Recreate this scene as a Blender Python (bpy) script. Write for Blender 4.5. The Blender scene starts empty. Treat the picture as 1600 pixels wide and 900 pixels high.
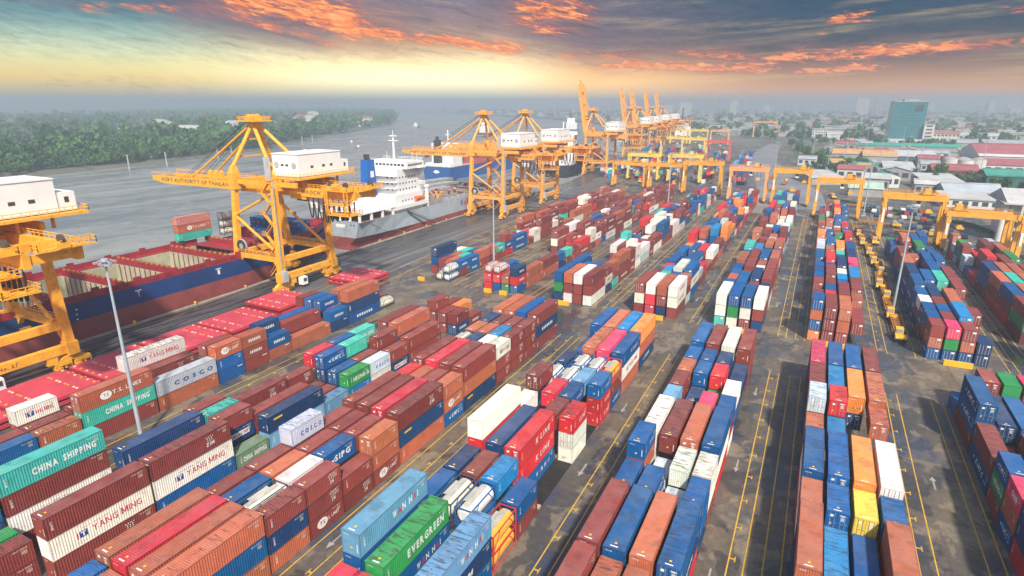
import bpy, bmesh, math, random
import numpy as np
from mathutils import Vector, Matrix
R = math.radians
scene = bpy.context.scene
col = scene.collection
rnd = random.Random(7)

# ------------------------------------------------------------------ camera
CAM_H = 54.0
cd = bpy.data.cameras.new('camera'); cam = bpy.data.objects.new('camera', cd); col.objects.link(cam)
cd.sensor_width = 36.0; cd.lens = 36.0 * 930.0 / 1600.0
cd.clip_start = 0.5; cd.clip_end = 30000
PITCH, YAW = 17.2066, 26.9504
cam.location = (0, 0, CAM_H)
cam.rotation_euler = (R(90 - PITCH), 0, R(YAW))
scene.camera = cam

# ------------------------------------------------------------------ light
SUN_EL, SUN_AZ = 46.0, 144.0          # azimuth clockwise from +Y (the way the rows run)
sd = bpy.data.lights.new('sun', 'SUN'); so = bpy.data.objects.new('sun', sd); col.objects.link(so)
sd.energy = 4.4; sd.angle = R(3.0); sd.color = (1.0, 0.93, 0.82)
sv = Vector((math.sin(R(SUN_AZ)) * math.cos(R(SUN_EL)), math.cos(R(SUN_AZ)) * math.cos(R(SUN_EL)), math.sin(R(SUN_EL))))
so.rotation_euler = sv.to_track_quat('Z', 'Y').to_euler()
so.location = (60, -60, 120)

vs = scene.view_settings
vs.view_transform = 'Standard'; vs.look = 'None'; vs.exposure = 0.50; vs.gamma = 1.0
vs.use_curve_mapping = False
scene.cycles.use_denoising = True
scene.cycles.max_bounces = 6; scene.cycles.diffuse_bounces = 3; scene.cycles.glossy_bounces = 3
scene.cycles.transmission_bounces = 2; scene.cycles.volume_bounces = 1
scene.cycles.volume_step_rate = 5.0
scene.cycles.sample_clamp_indirect = 4.0

# ------------------------------------------------------------------ node helper
class NT:
    def __init__(s, tree): s.t = tree; s.n = tree.nodes; s.l = tree.links
    def new(s, kind, **kw):
        nd = s.n.new(kind)
        for k, v in kw.items(): setattr(nd, k, v)
        return nd
    def put(s, sock, v):
        if v is None: return
        if isinstance(v, bpy.types.NodeSocket): s.l.new(v, sock)
        elif isinstance(v, (tuple, list)) and sock.type == 'RGBA' and len(v) == 3: sock.default_value = (*v, 1)
        else: sock.default_value = v
    def m(s, op, a, b=None, c=None, clamp=False):
        nd = s.new('ShaderNodeMath', operation=op, use_clamp=clamp)
        for i, v in enumerate((a, b, c)): s.put(nd.inputs[i], v)
        return nd.outputs[0]
    def mix(s, f, a, b, mode='MIX'):
        nd = s.new('ShaderNodeMix', data_type='RGBA', blend_type=mode)
        nd.clamp_factor = True
        s.put(nd.inputs[0], f); s.put(nd.inputs[6], a); s.put(nd.inputs[7], b)
        return nd.outputs[2]
    def step(s, v, lo, hi, to0=0.0, to1=1.0):
        nd = s.new('ShaderNodeMapRange', interpolation_type='SMOOTHSTEP')
        s.put(nd.inputs[0], v)
        if isinstance(lo, (int, float)) and isinstance(hi, (int, float)) and lo > hi:
            lo, hi, to0, to1 = hi, lo, to1, to0
        s.put(nd.inputs[1], lo); s.put(nd.inputs[2], hi); s.put(nd.inputs[3], to0); s.put(nd.inputs[4], to1)
        return nd.outputs[0]
    def noise(s, vec, scale, detail=4, rough=0.55, dist=0.0, dims='3D'):
        nd = s.new('ShaderNodeTexNoise', noise_dimensions=dims)
        s.put(nd.inputs['Vector'], vec); nd.inputs['Scale'].default_value = scale
        nd.inputs['Detail'].default_value = detail; nd.inputs['Roughness'].default_value = rough
        nd.inputs['Distortion'].default_value = dist
        return nd.outputs[0]
    def ramp(s, f, stops):
        nd = s.new('ShaderNodeValToRGB'); cr = nd.color_ramp
        while len(cr.elements) > 1: cr.elements.remove(cr.elements[-1])
        cr.elements[0].position = stops[0][0]; cr.elements[0].color = (*stops[0][1], 1)
        for p, c in stops[1:]:
            e = cr.elements.new(p); e.color = (*c, 1)
        s.put(nd.inputs[0], f)
        return nd.outputs[0]
    def vec(s, x, y, z=0.0):
        nd = s.new('ShaderNodeCombineXYZ')
        for i, v in enumerate((x, y, z)): s.put(nd.inputs[i], v)
        return nd.outputs[0]

def srgb(r, g, b):
    f = lambda c: (c / 255 / 12.92) if c / 255 <= 0.04045 else ((c / 255 + 0.055) / 1.055) ** 2.4
    return (f(r), f(g), f(b))

# ------------------------------------------------------------------ sky
world = bpy.data.worlds.new('World'); scene.world = world; world.use_nodes = True
T = NT(world.node_tree); T.n.clear()
gen = T.new('ShaderNodeTexCoord').outputs['Generated']
sp = T.new('ShaderNodeSeparateXYZ'); T.l.new(gen, sp.inputs[0])
DX, DY, DZ = sp.outputs
el = T.m('MULTIPLY', T.m('ARCSINE', DZ), 180 / math.pi)
az = T.m('MULTIPLY', T.m('ARCTAN2', DX, DY), 180 / math.pi)      # 0 along the rows, + to the right
LA = math.pi / 180
def azel(px, py):
    f = 930.0; p, y = R(PITCH), R(YAW)
    fw = Vector((-math.sin(y) * math.cos(p), math.cos(y) * math.cos(p), -math.sin(p)))
    ri = Vector((math.cos(y), math.sin(y), 0)); up = ri.cross(fw)
    d = (fw * f + ri * (px - 800) + up * (450 - py)).normalized()
    return math.degrees(math.atan2(d.x, d.y)), math.degrees(math.asin(d.z))
# elevation gradients: a pale golden west (left), a bright gap, a dark slate east (right)
def grad(*st): return T.ramp(T.m('DIVIDE', el, 14.0), [(p, srgb(*c)) for p, c in st])
g_l = grad((0, (158, 165, 150)), (.06, (216, 186, 104)), (.136, (232, 196, 104)), (.21, (218, 208, 146)), (.28, (204, 212, 172)), (.36, (160, 188, 170)), (.44, (98, 146, 152)), (.55, (46, 104, 126)), (.68, (24, 80, 104)), (1, (30, 80, 110)))
g_m = grad((0, (222, 218, 196)), (.07, (246, 230, 184)), (.16, (255, 242, 202)), (.26, (250, 224, 170)), (.36, (208, 166, 128)), (.46, (166, 134, 122)), (.58, (128, 116, 128)), (1, (100, 108, 134)))
g_n = grad((0, (250, 206, 146)), (.07, (255, 200, 118)), (.14, (252, 190, 108)), (.24, (206, 152, 108)), (.34, (134, 108, 108)), (.46, (100, 94, 110)), (.66, (80, 92, 114)), (1, (60, 86, 112)))
g_r = grad((0, (206, 150, 96)), (.07, (218, 140, 66)), (.14, (172, 114, 64)), (.24, (98, 80, 72)), (.34, (54, 68, 82)), (.46, (34, 68, 92)), (.66, (24, 76, 106)), (1, (22, 66, 98)))
a0, a1, a2, a3, a4 = azel(180, 90)[0], azel(600, 90)[0], azel(760, 90)[0], azel(930, 90)[0], azel(1260, 90)[0]
base = T.mix(T.step(az, a0, a1), g_l, g_m)
base = T.mix(T.step(az, a2, a3), base, g_n)
base = T.mix(T.step(az, a3, a4), base, g_r)
azc = azel(940, 60)[0]; da = T.m('SUBTRACT', az, azc)            # streaks sink to the right in the west, rise a little in the east
uu = T.m('ADD', az, T.m('MULTIPLY', el, 1.2)); vv = T.m('ADD', el, T.m('ADD', T.m('MULTIPLY', T.m('MINIMUM', da, 0.0), .14), T.m('MULTIPLY', T.m('MAXIMUM', da, 0.0), -.03)))
n1 = T.noise(T.vec(T.m('MULTIPLY', uu, 0.085), T.m('MULTIPLY', vv, 0.50)), 1.3, 6, 0.60, 0.5)
n2 = T.noise(T.vec(T.m('MULTIPLY', uu, 0.26), T.m('MULTIPLY', vv, 1.45)), 1.0, 9, 0.66, 0.7)
n4 = T.noise(T.vec(T.m('MULTIPLY', uu, 0.85), T.m('MULTIPLY', vv, 3.4), 3.1), 1.0, 8, 0.68, 1.0)
n3 = T.noise(T.vec(T.m('MULTIPLY', uu, 0.05), T.m('MULTIPLY', vv, 0.9), 7.3), 1.6, 5, 0.6, 0.2)
def bank(p, q, w, w2=None):
    """1 near the line between two sky directions, fading over w degrees (w2 above the line)"""
    (ax, ay), (bx, by) = azel(*p), azel(*q)
    L = math.hypot(bx - ax, by - ay); tx, ty = (bx - ax) / L, (by - ay) / L
    s_ = T.m('ADD', T.m('MULTIPLY', T.m('SUBTRACT', az, ax), tx), T.m('MULTIPLY', T.m('SUBTRACT', el, ay), ty))
    d_ = T.m('ADD', T.m('MULTIPLY', T.m('SUBTRACT', az, ax), -ty), T.m('MULTIPLY', T.m('SUBTRACT', el, ay), tx))
    e_ = T.m('MULTIPLY', T.step(s_, -1.5, 1.8), T.step(s_, L + 1.5, L - 1.8))
    return T.m('MULTIPLY', T.m('MULTIPLY', T.step(d_, -w, 0.0), T.step(d_, w2 or w, 0.0)), e_)
veil = T.m('MULTIPLY', T.step(n1, 0.42, 0.64), T.step(el, 4.6, 7.0))
base = T.mix(T.m('MULTIPLY', veil, T.step(az, a3, a4, 0.35, 0.25)), base, T.mix(T.step(az, a3, a4), srgb(122, 108, 122), srgb(70, 78, 96)))
base = T.mix(T.m('MULTIPLY', T.step(n3, 0.48, 0.72), T.step(el, 1.0, 2.4, 0.0, 0.30)), base, srgb(234, 200, 138))
smudge = T.m('MULTIPLY', bank((40, 128), (330, 140), 1.6), T.step(n4, 0.46, 0.66))
base = T.mix(T.m('MULTIPLY', smudge, 0.42), base, srgb(120, 112, 96))
dark = T.m('MAXIMUM', bank((90, -30), (520, 62), 2.0, 4.5), T.m('MULTIPLY', bank((480, 24), (960, 60), 1.3, 3.4), .55))
base = T.mix(T.m('MULTIPLY', dark, T.step(T.m('ADD', T.m('MULTIPLY', n1, .6), T.m('MULTIPLY', n4, .4)), 0.34, 0.60, 0.10, 0.85)), base, srgb(104, 96, 116))
dark2 = bank((900, 84), (1750, 70), 2.0, 3.4)
base = T.mix(T.m('MULTIPLY', dark2, T.step(n2, 0.40, 0.64, 0.0, 0.62)), base, srgb(72, 70, 84))
def fire(p, q, w, cover, k=1.0, w2=None):
    bk_ = bank(p, q, w, w2)
    t_ = T.m('ADD', T.m('ADD', T.m('MULTIPLY', n2, .52), T.m('MULTIPLY', n4, .48)), T.m('MULTIPLY', T.m('SUBTRACT', bk_, 1.0), .20))
    return T.m('MULTIPLY', T.m('MULTIPLY', T.step(t_, cover - .02, cover + .13), T.step(bk_, 0.0, 0.25)), k)
fires = [fire((330, -14), (575, 52), 1.5, 0.375, 1.0, 3.4), fire((540, 44), (700, 66), 1.0, 0.375), fire((660, 56), (830, 80), 0.9, 0.375), fire((360, 26), (560, 80), .9, 0.465, .9),
         fire((790, 14), (930, 26), 2.2, 0.405), fire((820, 44), (900, 54), 1.2, 0.415, .9), fire((930, 100), (1215, 107), 0.75, 0.375), fire((1050, 84), (1330, 98), 1.0, 0.445, .8), fire((1180, 92), (1520, 70), 0.95, 0.395),
         fire((1240, 112), (1380, 104), 0.6, 0.385), fire((1270, 46), (1370, 14), 1.3, 0.425, .9), fire((90, 10), (300, 12), 1.0, 0.455, .75), fire((1500, 72), (1660, 58), 0.7, 0.405, .7), fire((1560, 12), (1640, 18), .9, 0.445, .6), fire((860, 84), (1000, 92), .9, 0.435, .7)]
glow = T.m('MULTIPLY', T.m('MULTIPLY', T.step(el, 4.8, 2.3), T.step(el, -0.4, 2.0, .25, 1.0)), T.m('MULTIPLY', T.step(az, azel(-300, 90)[0], azel(600, 90)[0], .35, 1.0), T.step(az, azel(1500, 90)[0], azel(820, 90)[0], .5, 1.0)))
gl = T.m('ADD', 1.0, T.m('MULTIPLY', glow, .62)); base = T.mix(1.0, base, T.vec(gl, gl, T.m('ADD', 1.0, T.m('MULTIPLY', glow, .35))), 'MULTIPLY')
halo = T.m('MAXIMUM', bank((280, -10), (640, 62), 2.6, 3.4), T.m('MAXIMUM', bank((780, 0), (930, 40), 2.6), T.m('MULTIPLY', bank((930, 100), (1560, 78), 1.9), .8)))
base = T.mix(T.m('MULTIPLY', halo, T.step(n2, .36, .60, .12, .62)), base, srgb(176, 104, 88))
base = T.mix(1.0, base, T.mix(T.step(el, 2.0, 4.5), (1, 1, 1), T.ramp(T.m('ADD', T.m('MULTIPLY', n4, .5), T.m('MULTIPLY', n2, .5)), [(.34, (.62, .62, .66)), (.5, (1, 1, 1)), (.64, (1.30, 1.24, 1.2))])), 'MULTIPLY')
f = fires[0]
for g in fires[1:]: f = T.m('MAXIMUM', f, g)
fcol = T.ramp(T.m('ADD', T.m('MULTIPLY', f, .62), T.m('MULTIPLY', T.step(n4, .40, .66), .38)), [(0.0, srgb(150, 88, 92)), (0.35, srgb(214, 102, 70)), (0.7, srgb(250, 134, 70)), (1.0, srgb(255, 186, 112))])
base = T.mix(f, base, fcol)
base = T.mix(T.step(el, 0.0, -3.0), base, srgb(150, 160, 165))
sky = T.new('ShaderNodeTexSky', sky_type='NISHITA', sun_disc=False)
sky.sun_elevation = R(SUN_EL); sky.sun_rotation = R(SUN_AZ); sky.altitude = 0; sky.air_density = 1.2; sky.dust_density = 2.0; sky.ozone_density = 1.0
bg1 = T.new('ShaderNodeBackground'); T.l.new(sky.outputs[0], bg1.inputs[0]); bg1.inputs[1].default_value = 0.115
bg2 = T.new('ShaderNodeBackground'); T.l.new(base, bg2.inputs[0]); bg2.inputs[1].default_value = 0.84
ms = T.new('ShaderNodeMixShader')
T.l.new(T.step(el, 11.0, 17.0), ms.inputs[0]); T.l.new(bg2.outputs[0], ms.inputs[1]); T.l.new(bg1.outputs[0], ms.inputs[2])
wo = T.new('ShaderNodeOutputWorld'); T.l.new(ms.outputs[0], wo.inputs['Surface'])

# ------------------------------------------------------------------ materials
MATS = {}
def mat(name, rgb, rough=0.6, metal=0.0, var=0.18, dirt=0.0, dirtc=(0.05, 0.04, 0.03), scale=0.35, bump=0.0, bscale=2.0, spec=0.4):
    if name in MATS: return MATS[name]
    m = bpy.data.materials.new(name); m.use_nodes = True; t = NT(m.node_tree); t.n.clear()
    tc = t.new('ShaderNodeTexCoord'); oi = t.new('ShaderNodeObjectInfo')
    off = t.new('ShaderNodeVectorMath', operation='ADD'); t.l.new(tc.outputs['Object'], off.inputs[0])
    t.l.new(t.vec(t.m('MULTIPLY', oi.outputs['Random'], 97.0), t.m('MULTIPLY', oi.outputs['Random'], 53.0)), off.inputs[1])
    v = off.outputs[0]
    n = t.noise(v, scale, 5, 0.6)
    c = t.mix(t.step(n, 0.25, 0.75), tuple(x * (1 - var) for x in rgb), tuple(min(1, x * (1 + var)) for x in rgb))
    if dirt > 0:
        d = t.noise(v, scale * 2.7, 7, 0.68)
        c = t.mix(t.m('MULTIPLY', t.step(d, 0.52, 0.72), dirt), c, dirtc)
    b = t.new('ShaderNodeBsdfPrincipled'); t.l.new(c, b.inputs['Base Color'])
    b.inputs['Roughness'].default_value = rough; b.inputs['Metallic'].default_value = metal
    b.inputs['Specular IOR Level'].default_value = spec
    if bump > 0:
        bn = t.new('ShaderNodeBump'); bn.inputs['Strength'].default_value = bump; bn.inputs['Distance'].default_value = 0.2
        t.l.new(t.noise(v, bscale, 5, 0.6), bn.inputs['Height']); t.l.new(bn.outputs[0], b.inputs['Normal'])
    o = t.new('ShaderNodeOutputMaterial'); t.l.new(b.outputs[0], o.inputs[0])
    MATS[name] = m
    return m

# ------------------------------------------------------------------ mesh builder
class MB:
    def __init__(s): s.v = []; s.f = []; s.mi = []; s.m = 0
    def add(s, vs, fs, m=None):
        k = len(s.v); s.v.extend(vs); m = s.m if m is None else m
        for f in fs: s.f.append(tuple(i + k for i in f)); s.mi.append(m)
    def box(s, x0, x1, y0, y1, z0, z1, m=None):
        if x0 > x1: x0, x1 = x1, x0
        if y0 > y1: y0, y1 = y1, y0
        if z0 > z1: z0, z1 = z1, z0
        s.add([(x0, y0, z0), (x1, y0, z0), (x1, y1, z0), (x0, y1, z0), (x0, y0, z1), (x1, y0, z1), (x1, y1, z1), (x0, y1, z1)],
              [(3, 2, 1, 0), (4, 5, 6, 7), (0, 1, 5, 4), (1, 2, 6, 5), (2, 3, 7, 6), (3, 0, 4, 7)], m)
    def beam(s, p, q, w, h=None, m=None):
        p, q = Vector(p), Vector(q); h = w if h is None else h
        d = (q - p).normalized()
        a = d.cross(Vector((0, 0, 1)))
        if a.length < 1e-4: a = Vector((1, 0, 0))
        a.normalize(); b = a.cross(d)
        a *= w / 2; b *= h / 2
        vs = [tuple(o + i * a + j * b) for o in (p, q) for i, j in ((-1, -1), (1, -1), (1, 1), (-1, 1))]
        s.add(vs, [(0, 1, 2, 3), (7, 6, 5, 4), (0, 4, 5, 1), (1, 5, 6, 2), (2, 6, 7, 3), (3, 7, 4, 0)], m)
    def taper(s, p, q, w0, h0, w1, h1, m=None):
        p, q = Vector(p), Vector(q)
        vs = [(p.x + i * w0 / 2, p.y + j * h0 / 2, p.z) for i, j in ((-1, -1), (1, -1), (1, 1), (-1, 1))] + \
             [(q.x + i * w1 / 2, q.y + j * h1 / 2, q.z) for i, j in ((-1, -1), (1, -1), (1, 1), (-1, 1))]
        s.add(vs, [(3, 2, 1, 0), (4, 5, 6, 7), (0, 1, 5, 4), (1, 2, 6, 5), (2, 3, 7, 6), (3, 0, 4, 7)], m)
    def tube(s, p, q, r, n=10, r2=None, m=None, cap=True):
        p, q = Vector(p), Vector(q); r2 = r if r2 is None else r2
        d = (q - p).normalized(); a = d.cross(Vector((0, 0, 1)))
        if a.length < 1e-4: a = Vector((1, 0, 0))
        a.normalize(); b = a.cross(d)
        vs = []
        for o, rr in ((p, r), (q, r2)):
            for i in range(n):
                t = 2 * math.pi * i / n
                vs.append(tuple(o + a * rr * math.cos(t) + b * rr * math.sin(t)))
        fs = [(i, (i + 1) % n, n + (i + 1) % n, n + i) for i in range(n)]
        if cap: fs += [tuple(range(n))[::-1], tuple(range(n, 2 * n))]
        s.add(vs, fs, m)
    def path(s, pts, r, n=6, m=None):
        for a, b in zip(pts, pts[1:]): s.tube(a, b, r, n, m=m)
    def prism(s, pts, y0, y1, m=None, axis='y'):
        """extrude an outline of (a, z) pairs from y0 to y1"""
        n = len(pts)
        mk = (lambda a, z, y: (a, y, z)) if axis == 'y' else (lambda a, z, y: (y, a, z))
        vs = [mk(a, z, y0) for a, z in pts] + [mk(a, z, y1) for a, z in pts]
        fs = [tuple(range(n)), tuple(range(2 * n - 1, n - 1, -1))] + [(i + n, (i + 1) % n + n, (i + 1) % n, i) for i in range(n)]
        s.add(vs, fs, m)
    def rail(s, pts, h=1.1, step=1.6, r=0.06, m=None):
        for a, b in zip(pts, pts[1:]):
            a, b = Vector(a), Vector(b); L = (b - a).length; k = max(1, int(L / step))
            for i in range(k + 1):
                c = a + (b - a) * (i / k); s.beam(c, c + Vector((0, 0, h)), r * 1.6, m=m)
            for z in (h, h * 0.55): s.beam(a + Vector((0, 0, z)), b + Vector((0, 0, z)), r * 2, m=m)
    def text(s, txt, org, ux, uy, height, width=None, m=None, bold=0.0, shear=0.0, center=True):
        vs, fs, w, h0, h1 = glyphs(txt, bold, shear)
        k = height / (h1 - h0); kx = k if width is None else width / w
        org, ux, uy = Vector(org), Vector(ux).normalized(), Vector(uy).normalized()
        ox = -w * kx / 2 if center else 0
        s.add([tuple(org + ux * (x * kx + ox) + uy * ((y - h0) * k - height / 2)) for x, y in vs], fs, m)
    def mesh(s, name, mats):
        me = bpy.data.meshes.new(name); me.from_pydata(s.v, [], s.f)
        for m in mats: me.materials.append(m)
        me.polygons.foreach_set('material_index', s.mi); me.update()
        return me
    def build(s, name, mats, parent=None, loc=None, smooth=False):
        if not isinstance(mats, (list, tuple)): mats = [mats]
        me = s.mesh(name, mats)
        if smooth: me.polygons.foreach_set('use_smooth', [True] * len(me.polygons))
        o = bpy.data.objects.new(name, me); col.objects.link(o)
        if parent is not None: o.parent = parent
        if loc is not None: o.location = loc
        return o

GL = {}
def letter(ch, bold, shear):
    key = (ch, bold, shear)
    if key in GL: return GL[key]
    if ch == 'M':                                                    # drawn as four strokes so that it stays open at small sizes
        w, h, t = .80, .73, .13 + bold * 2
        vs = [(0, 0), (t, 0), (t, h), (0, h), (w - t, 0), (w, 0), (w, h), (w - t, h), (t * .2, h), (t * 1.1, h), (w / 2 + t * .45, .12), (w / 2 - t * .45, .12), (w - t * 1.1, h), (w - t * .2, h)]
        vs = [(x + y * shear, y) for x, y in vs]
        GL[key] = (vs, [(0, 1, 2, 3), (4, 5, 6, 7), (8, 11, 10, 9), (12, 11, 10, 13)], w)
        return GL[key]
    cu = bpy.data.curves.new('t', 'FONT'); cu.body = ch; cu.size = 1.0; cu.resolution_u = 2; cu.offset = bold; cu.shear = shear
    ob = bpy.data.objects.new('t', cu); col.objects.link(ob)
    dg = bpy.context.evaluated_depsgraph_get(); dg.update()
    me = ob.evaluated_get(dg).to_mesh()
    vs = [(v.co.x, v.co.y) for v in me.vertices]; fs = [tuple(p.vertices) for p in me.polygons]
    ob.evaluated_get(dg).to_mesh_clear()
    bpy.data.objects.remove(ob); bpy.data.curves.remove(cu)
    x0 = min(v[0] for v in vs)
    GL[key] = ([(x - x0, y) for x, y in vs], fs, max(v[0] for v in vs) - x0)
    return GL[key]
def glyphs(txt, bold, shear):
    key = ('=', txt, bold, shear)
    if key in GL: return GL[key]
    V, Fc, x = [], [], 0.0
    for ch in txt:
        if ch == ' ': x += .34; continue
        vs, fs, w = letter(ch, bold, shear); k = len(V)
        V += [(a + x, c) for a, c in vs]; Fc += [tuple(i + k for i in f) for f in fs]; x += w + .13 + bold
    GL[key] = (V, Fc, max(v[0] for v in V), min(v[1] for v in V), max(v[1] for v in V))
    return GL[key]

def empty(name, loc=(0, 0, 0), rz=0.0):
    o = bpy.data.objects.new(name, None); col.objects.link(o); o.location = loc; o.rotation_euler = (0, 0, rz)
    o.empty_display_size = 0.5
    return o
def tag(o, label=None, cat=None, group=None, kind=None):
    if label: o['label'] = label
    if cat: o['category'] = cat
    if group: o['group'] = group
    if kind: o['kind'] = kind
    return o
def kids(o): return [c for c in bpy.data.objects if c.parent == o]
def copy_tree(o, parent=None, children=None):
    c = o.copy(); col.objects.link(c)
    if parent is not None: c.parent = parent
    for ch in KIDS(o): copy_tree(ch, c)
    return c
_kid = {}
def KIDS(o):
    if o.name not in _kid: _kid[o.name] = kids(o)
    return _kid[o.name]
ORD = ['first', 'second', 'third', 'fourth', 'fifth', 'sixth', 'seventh', 'eighth', 'ninth', 'tenth', 'eleventh', 'twelfth', 'thirteenth', 'fourteenth', 'fifteenth', 'sixteenth', 'seventeenth', 'eighteenth', 'nineteenth', 'twentieth', 'twenty-first', 'twenty-second', 'twenty-third', 'twenty-fourth', 'twenty-fifth', 'twenty-sixth', 'twenty-seventh', 'twenty-eighth', 'twenty-ninth', 'thirtieth']
HAZE = 0.00052
# ------------------------------------------------------------------ ground, river, far land
def shader(name):
    m = bpy.data.materials.new(name); m.use_nodes = True; t = NT(m.node_tree); t.n.clear()
    pos = t.new('ShaderNodeNewGeometry').outputs['Position']
    b = t.new('ShaderNodeBsdfPrincipled'); o = t.new('ShaderNodeOutputMaterial'); t.l.new(b.outputs[0], o.inputs[0])
    return m, t, pos, b
m_yard, t, pos, b = shader('yard_paving')
s = t.new('ShaderNodeSeparateXYZ'); t.l.new(pos, s.inputs[0]); X, Y = s.outputs[0], s.outputs[1]
lane = t.vec(t.m('MULTIPLY', X, 1.0), t.m('MULTIPLY', Y, 0.55))
n1 = t.noise(lane, .045, 5, .6, .3); n2 = t.noise(t.vec(X, t.m('MULTIPLY', Y, .7), 12.0), .23, 6, .60, .4); n3 = t.noise(pos, .9, 6, .7); n4 = t.noise(t.vec(X, t.m('MULTIPLY', Y, .75), 31.0), .10, 5, .55, .5)
n5 = t.noise(t.vec(t.m('MULTIPLY', X, 1.6), t.m('MULTIPLY', Y, .09), 4.0), .35, 5, .6, .2)
c = t.mix(t.step(n1, .40, .60), (.070, .066, .065), (.150, .116, .080))
c = t.mix(t.m('MULTIPLY', t.step(n2, .51, .56), .50), c, (.27, .218, .150))         # pale worn concrete
c = t.mix(t.m('MULTIPLY', t.step(n4, .53, .58), .60), c, (.028, .028, .032))         # oil and wet
c = t.mix(t.m('MULTIPLY', t.step(n5, .55, .70), .45), c, (.038, .036, .035))           # wheel tracks
# rectangular repairs; their blue is sky reflected on wet paving, put into the colour
br = t.new('ShaderNodeTexBrick'); br.offset = .37; br.squash = 1.0
t.l.new(pos, br.inputs['Vector']); br.inputs['Scale'].default_value = 1.0; br.inputs['Brick Width'].default_value = 6.2; br.inputs['Row Height'].default_value = 4.1
br.inputs['Mortar Size'].default_value = .035; br.inputs['Color1'].default_value = (0, 0, 0, 1); br.inputs['Color2'].default_value = (1, 1, 1, 1); br.inputs['Mortar'].default_value = (.45, .45, .45, 1)
c = t.mix(t.m('MULTIPLY', t.step(br.outputs['Color'], .70, .74), t.m('MULTIPLY', t.step(n1, .40, .55, 1.0, .3), .75)), c, (.044, .058, .098))
c = t.mix(t.m('MULTIPLY', br.outputs['Fac'], .35), c, (.03, .028, .026))
c = t.mix(1.0, c, t.ramp(n3, [(.3, (.72, .72, .72)), (.5, (1, 1, 1)), (.72, (1.28, 1.26, 1.22))]), 'MULTIPLY')
t.l.new(c, b.inputs['Base Color'])
t.l.new(t.m('SUBTRACT', t.step(n4, .52, .58, .58, .20), t.m('MULTIPLY', t.step(n3, .4, .7), .10)), b.inputs['Roughness'])
b.inputs['Specular IOR Level'].default_value = .45
bn = t.new('ShaderNodeBump'); bn.inputs['Strength'].default_value = .25; bn.inputs['Distance'].default_value = .05; t.l.new(n3, bn.inputs['Height']); t.l.new(bn.outputs[0], b.inputs['Normal'])

m_land, t, pos, b = shader('mainland_ground')
n = t.noise(pos, .012, 6, .65); c = t.mix(t.step(n, .35, .62), (.085, .095, .055), (.15, .135, .11)); c = t.mix(t.step(t.noise(pos, .06, 5, .6), .55, .7), c, (.06, .07, .04))
t.l.new(c, b.inputs['Base Color']); b.inputs['Roughness'].default_value = .9
m_apron, t, pos, b = shader('quay_road')
s = t.new('ShaderNodeSeparateXYZ'); t.l.new(pos, s.inputs[0])
n = t.noise(t.vec(t.m('MULTIPLY', s.outputs[0], 2.2), t.m('MULTIPLY', s.outputs[1], .16)), .18, 6, .6, .4); n2 = t.noise(pos, .5, 6, .7)
c = t.mix(t.step(n, .34, .66), (.062, .068, .082), (.14, .136, .13)); c = t.mix(t.m('MULTIPLY', t.step(n2, .5, .7), .5), c, (.07, .06, .05))
t.l.new(c, b.inputs['Base Color']); b.inputs['Roughness'].default_value = .5
m_water, t, pos, b = shader('river_water')
n = t.noise(pos, .35, 5, .62, .3); n2 = t.noise(pos, .012, 4, .6)
s = t.new('ShaderNodeSeparateXYZ'); t.l.new(pos, s.inputs[0])
n3 = t.noise(t.vec(t.m('MULTIPLY', s.outputs[0], .035), t.m('MULTIPLY', s.outputs[1], .007)), 1.0, 6, .62, .8); n5 = t.noise(pos, .09, 6, .7, .6)
c = t.mix(t.step(t.m('ADD', t.m('MULTIPLY', n3, .6), t.m('MULTIPLY', n5, .4)), .38, .62), (.150, .165, .170), (.285, .285, .265)); t.l.new(c, b.inputs['Base Color'])
t.l.new(t.step(n3, .35, .65, .20, .42), b.inputs['Roughness']); b.inputs['IOR'].default_value = 1.33; b.inputs['Specular IOR Level'].default_value = .30
bn = t.new('ShaderNodeBump'); bn.inputs['Strength'].default_value = .6; bn.inputs['Distance'].default_value = .5; t.l.new(n, bn.inputs['Height']); t.l.new(bn.outputs[0], b.inputs['Normal'])

QUAY = [(-140, -400), (-147, -60), (-150.6, 60), (-151.5, 115), (-155.5, 165), (-157.6, 230), (-158.5, 330), (-160.5, 400), (-167, 450), (-176, 520), (-192, 675), (-216, 860), (-270, 1100), (-420, 1400), (-640, 1800), (-1000, 2250), (-1700, 2900), (-3600, 4200)]
BANK = [(-440, -400), (-500, 60), (-560, 220), (-578, 300), (-592, 400), (-640, 545), (-700, 650), (-790, 808), (-905, 1040), (-1096, 1398), (-1420, 1850), (-1900, 2450), (-2700, 3300), (-4300, 4700)]
def strip(name, left, right, z, m, kind='structure'):
    n = len(left); b_ = MB(); b_.add([(x, y, z) for x, y in left] + [(x, y, z) for x, y in right], [(i, n + i, n + i + 1, i + 1) for i in range(n - 1)])
    return tag(b_.build(name, m), kind=kind)
water = MB(); water.add([(-6500, -500, -3), (0, -500, -3), (0, 6800, -3), (-6500, 6800, -3)], [(0, 1, 2, 3)])
tag(water.build('river_water', m_water), kind='structure')
yr = [(160, y) for x, y in QUAY]
g = MB()
n = len(QUAY); g.add([(x, y, 0) for x, y in QUAY] + [(7000, y, 0) for x, y in QUAY] , [(i, n + i, n + i + 1, i + 1) for i in range(n - 1)])
g.add([(-3600, 4200, 0), (7000, 4200, 0), (7000, 6800, 0), (-3600, 6800, 0)], [(0, 1, 2, 3)])
tag(g.build('mainland_ground', m_land), kind='structure')
yd = MB(); yp = [q for q in QUAY if q[1] <= 860]; n = len(yp)
yd.add([(x + .02, y, .004) for x, y in yp] + [(74 if y < 420 else 8 - (y - 420) * .14, y, .004) for x, y in yp], [(i, n + i, n + i + 1, i + 1) for i in range(n - 1)])
tag(yd.build('yard_paving', m_yard), kind='structure')
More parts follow.
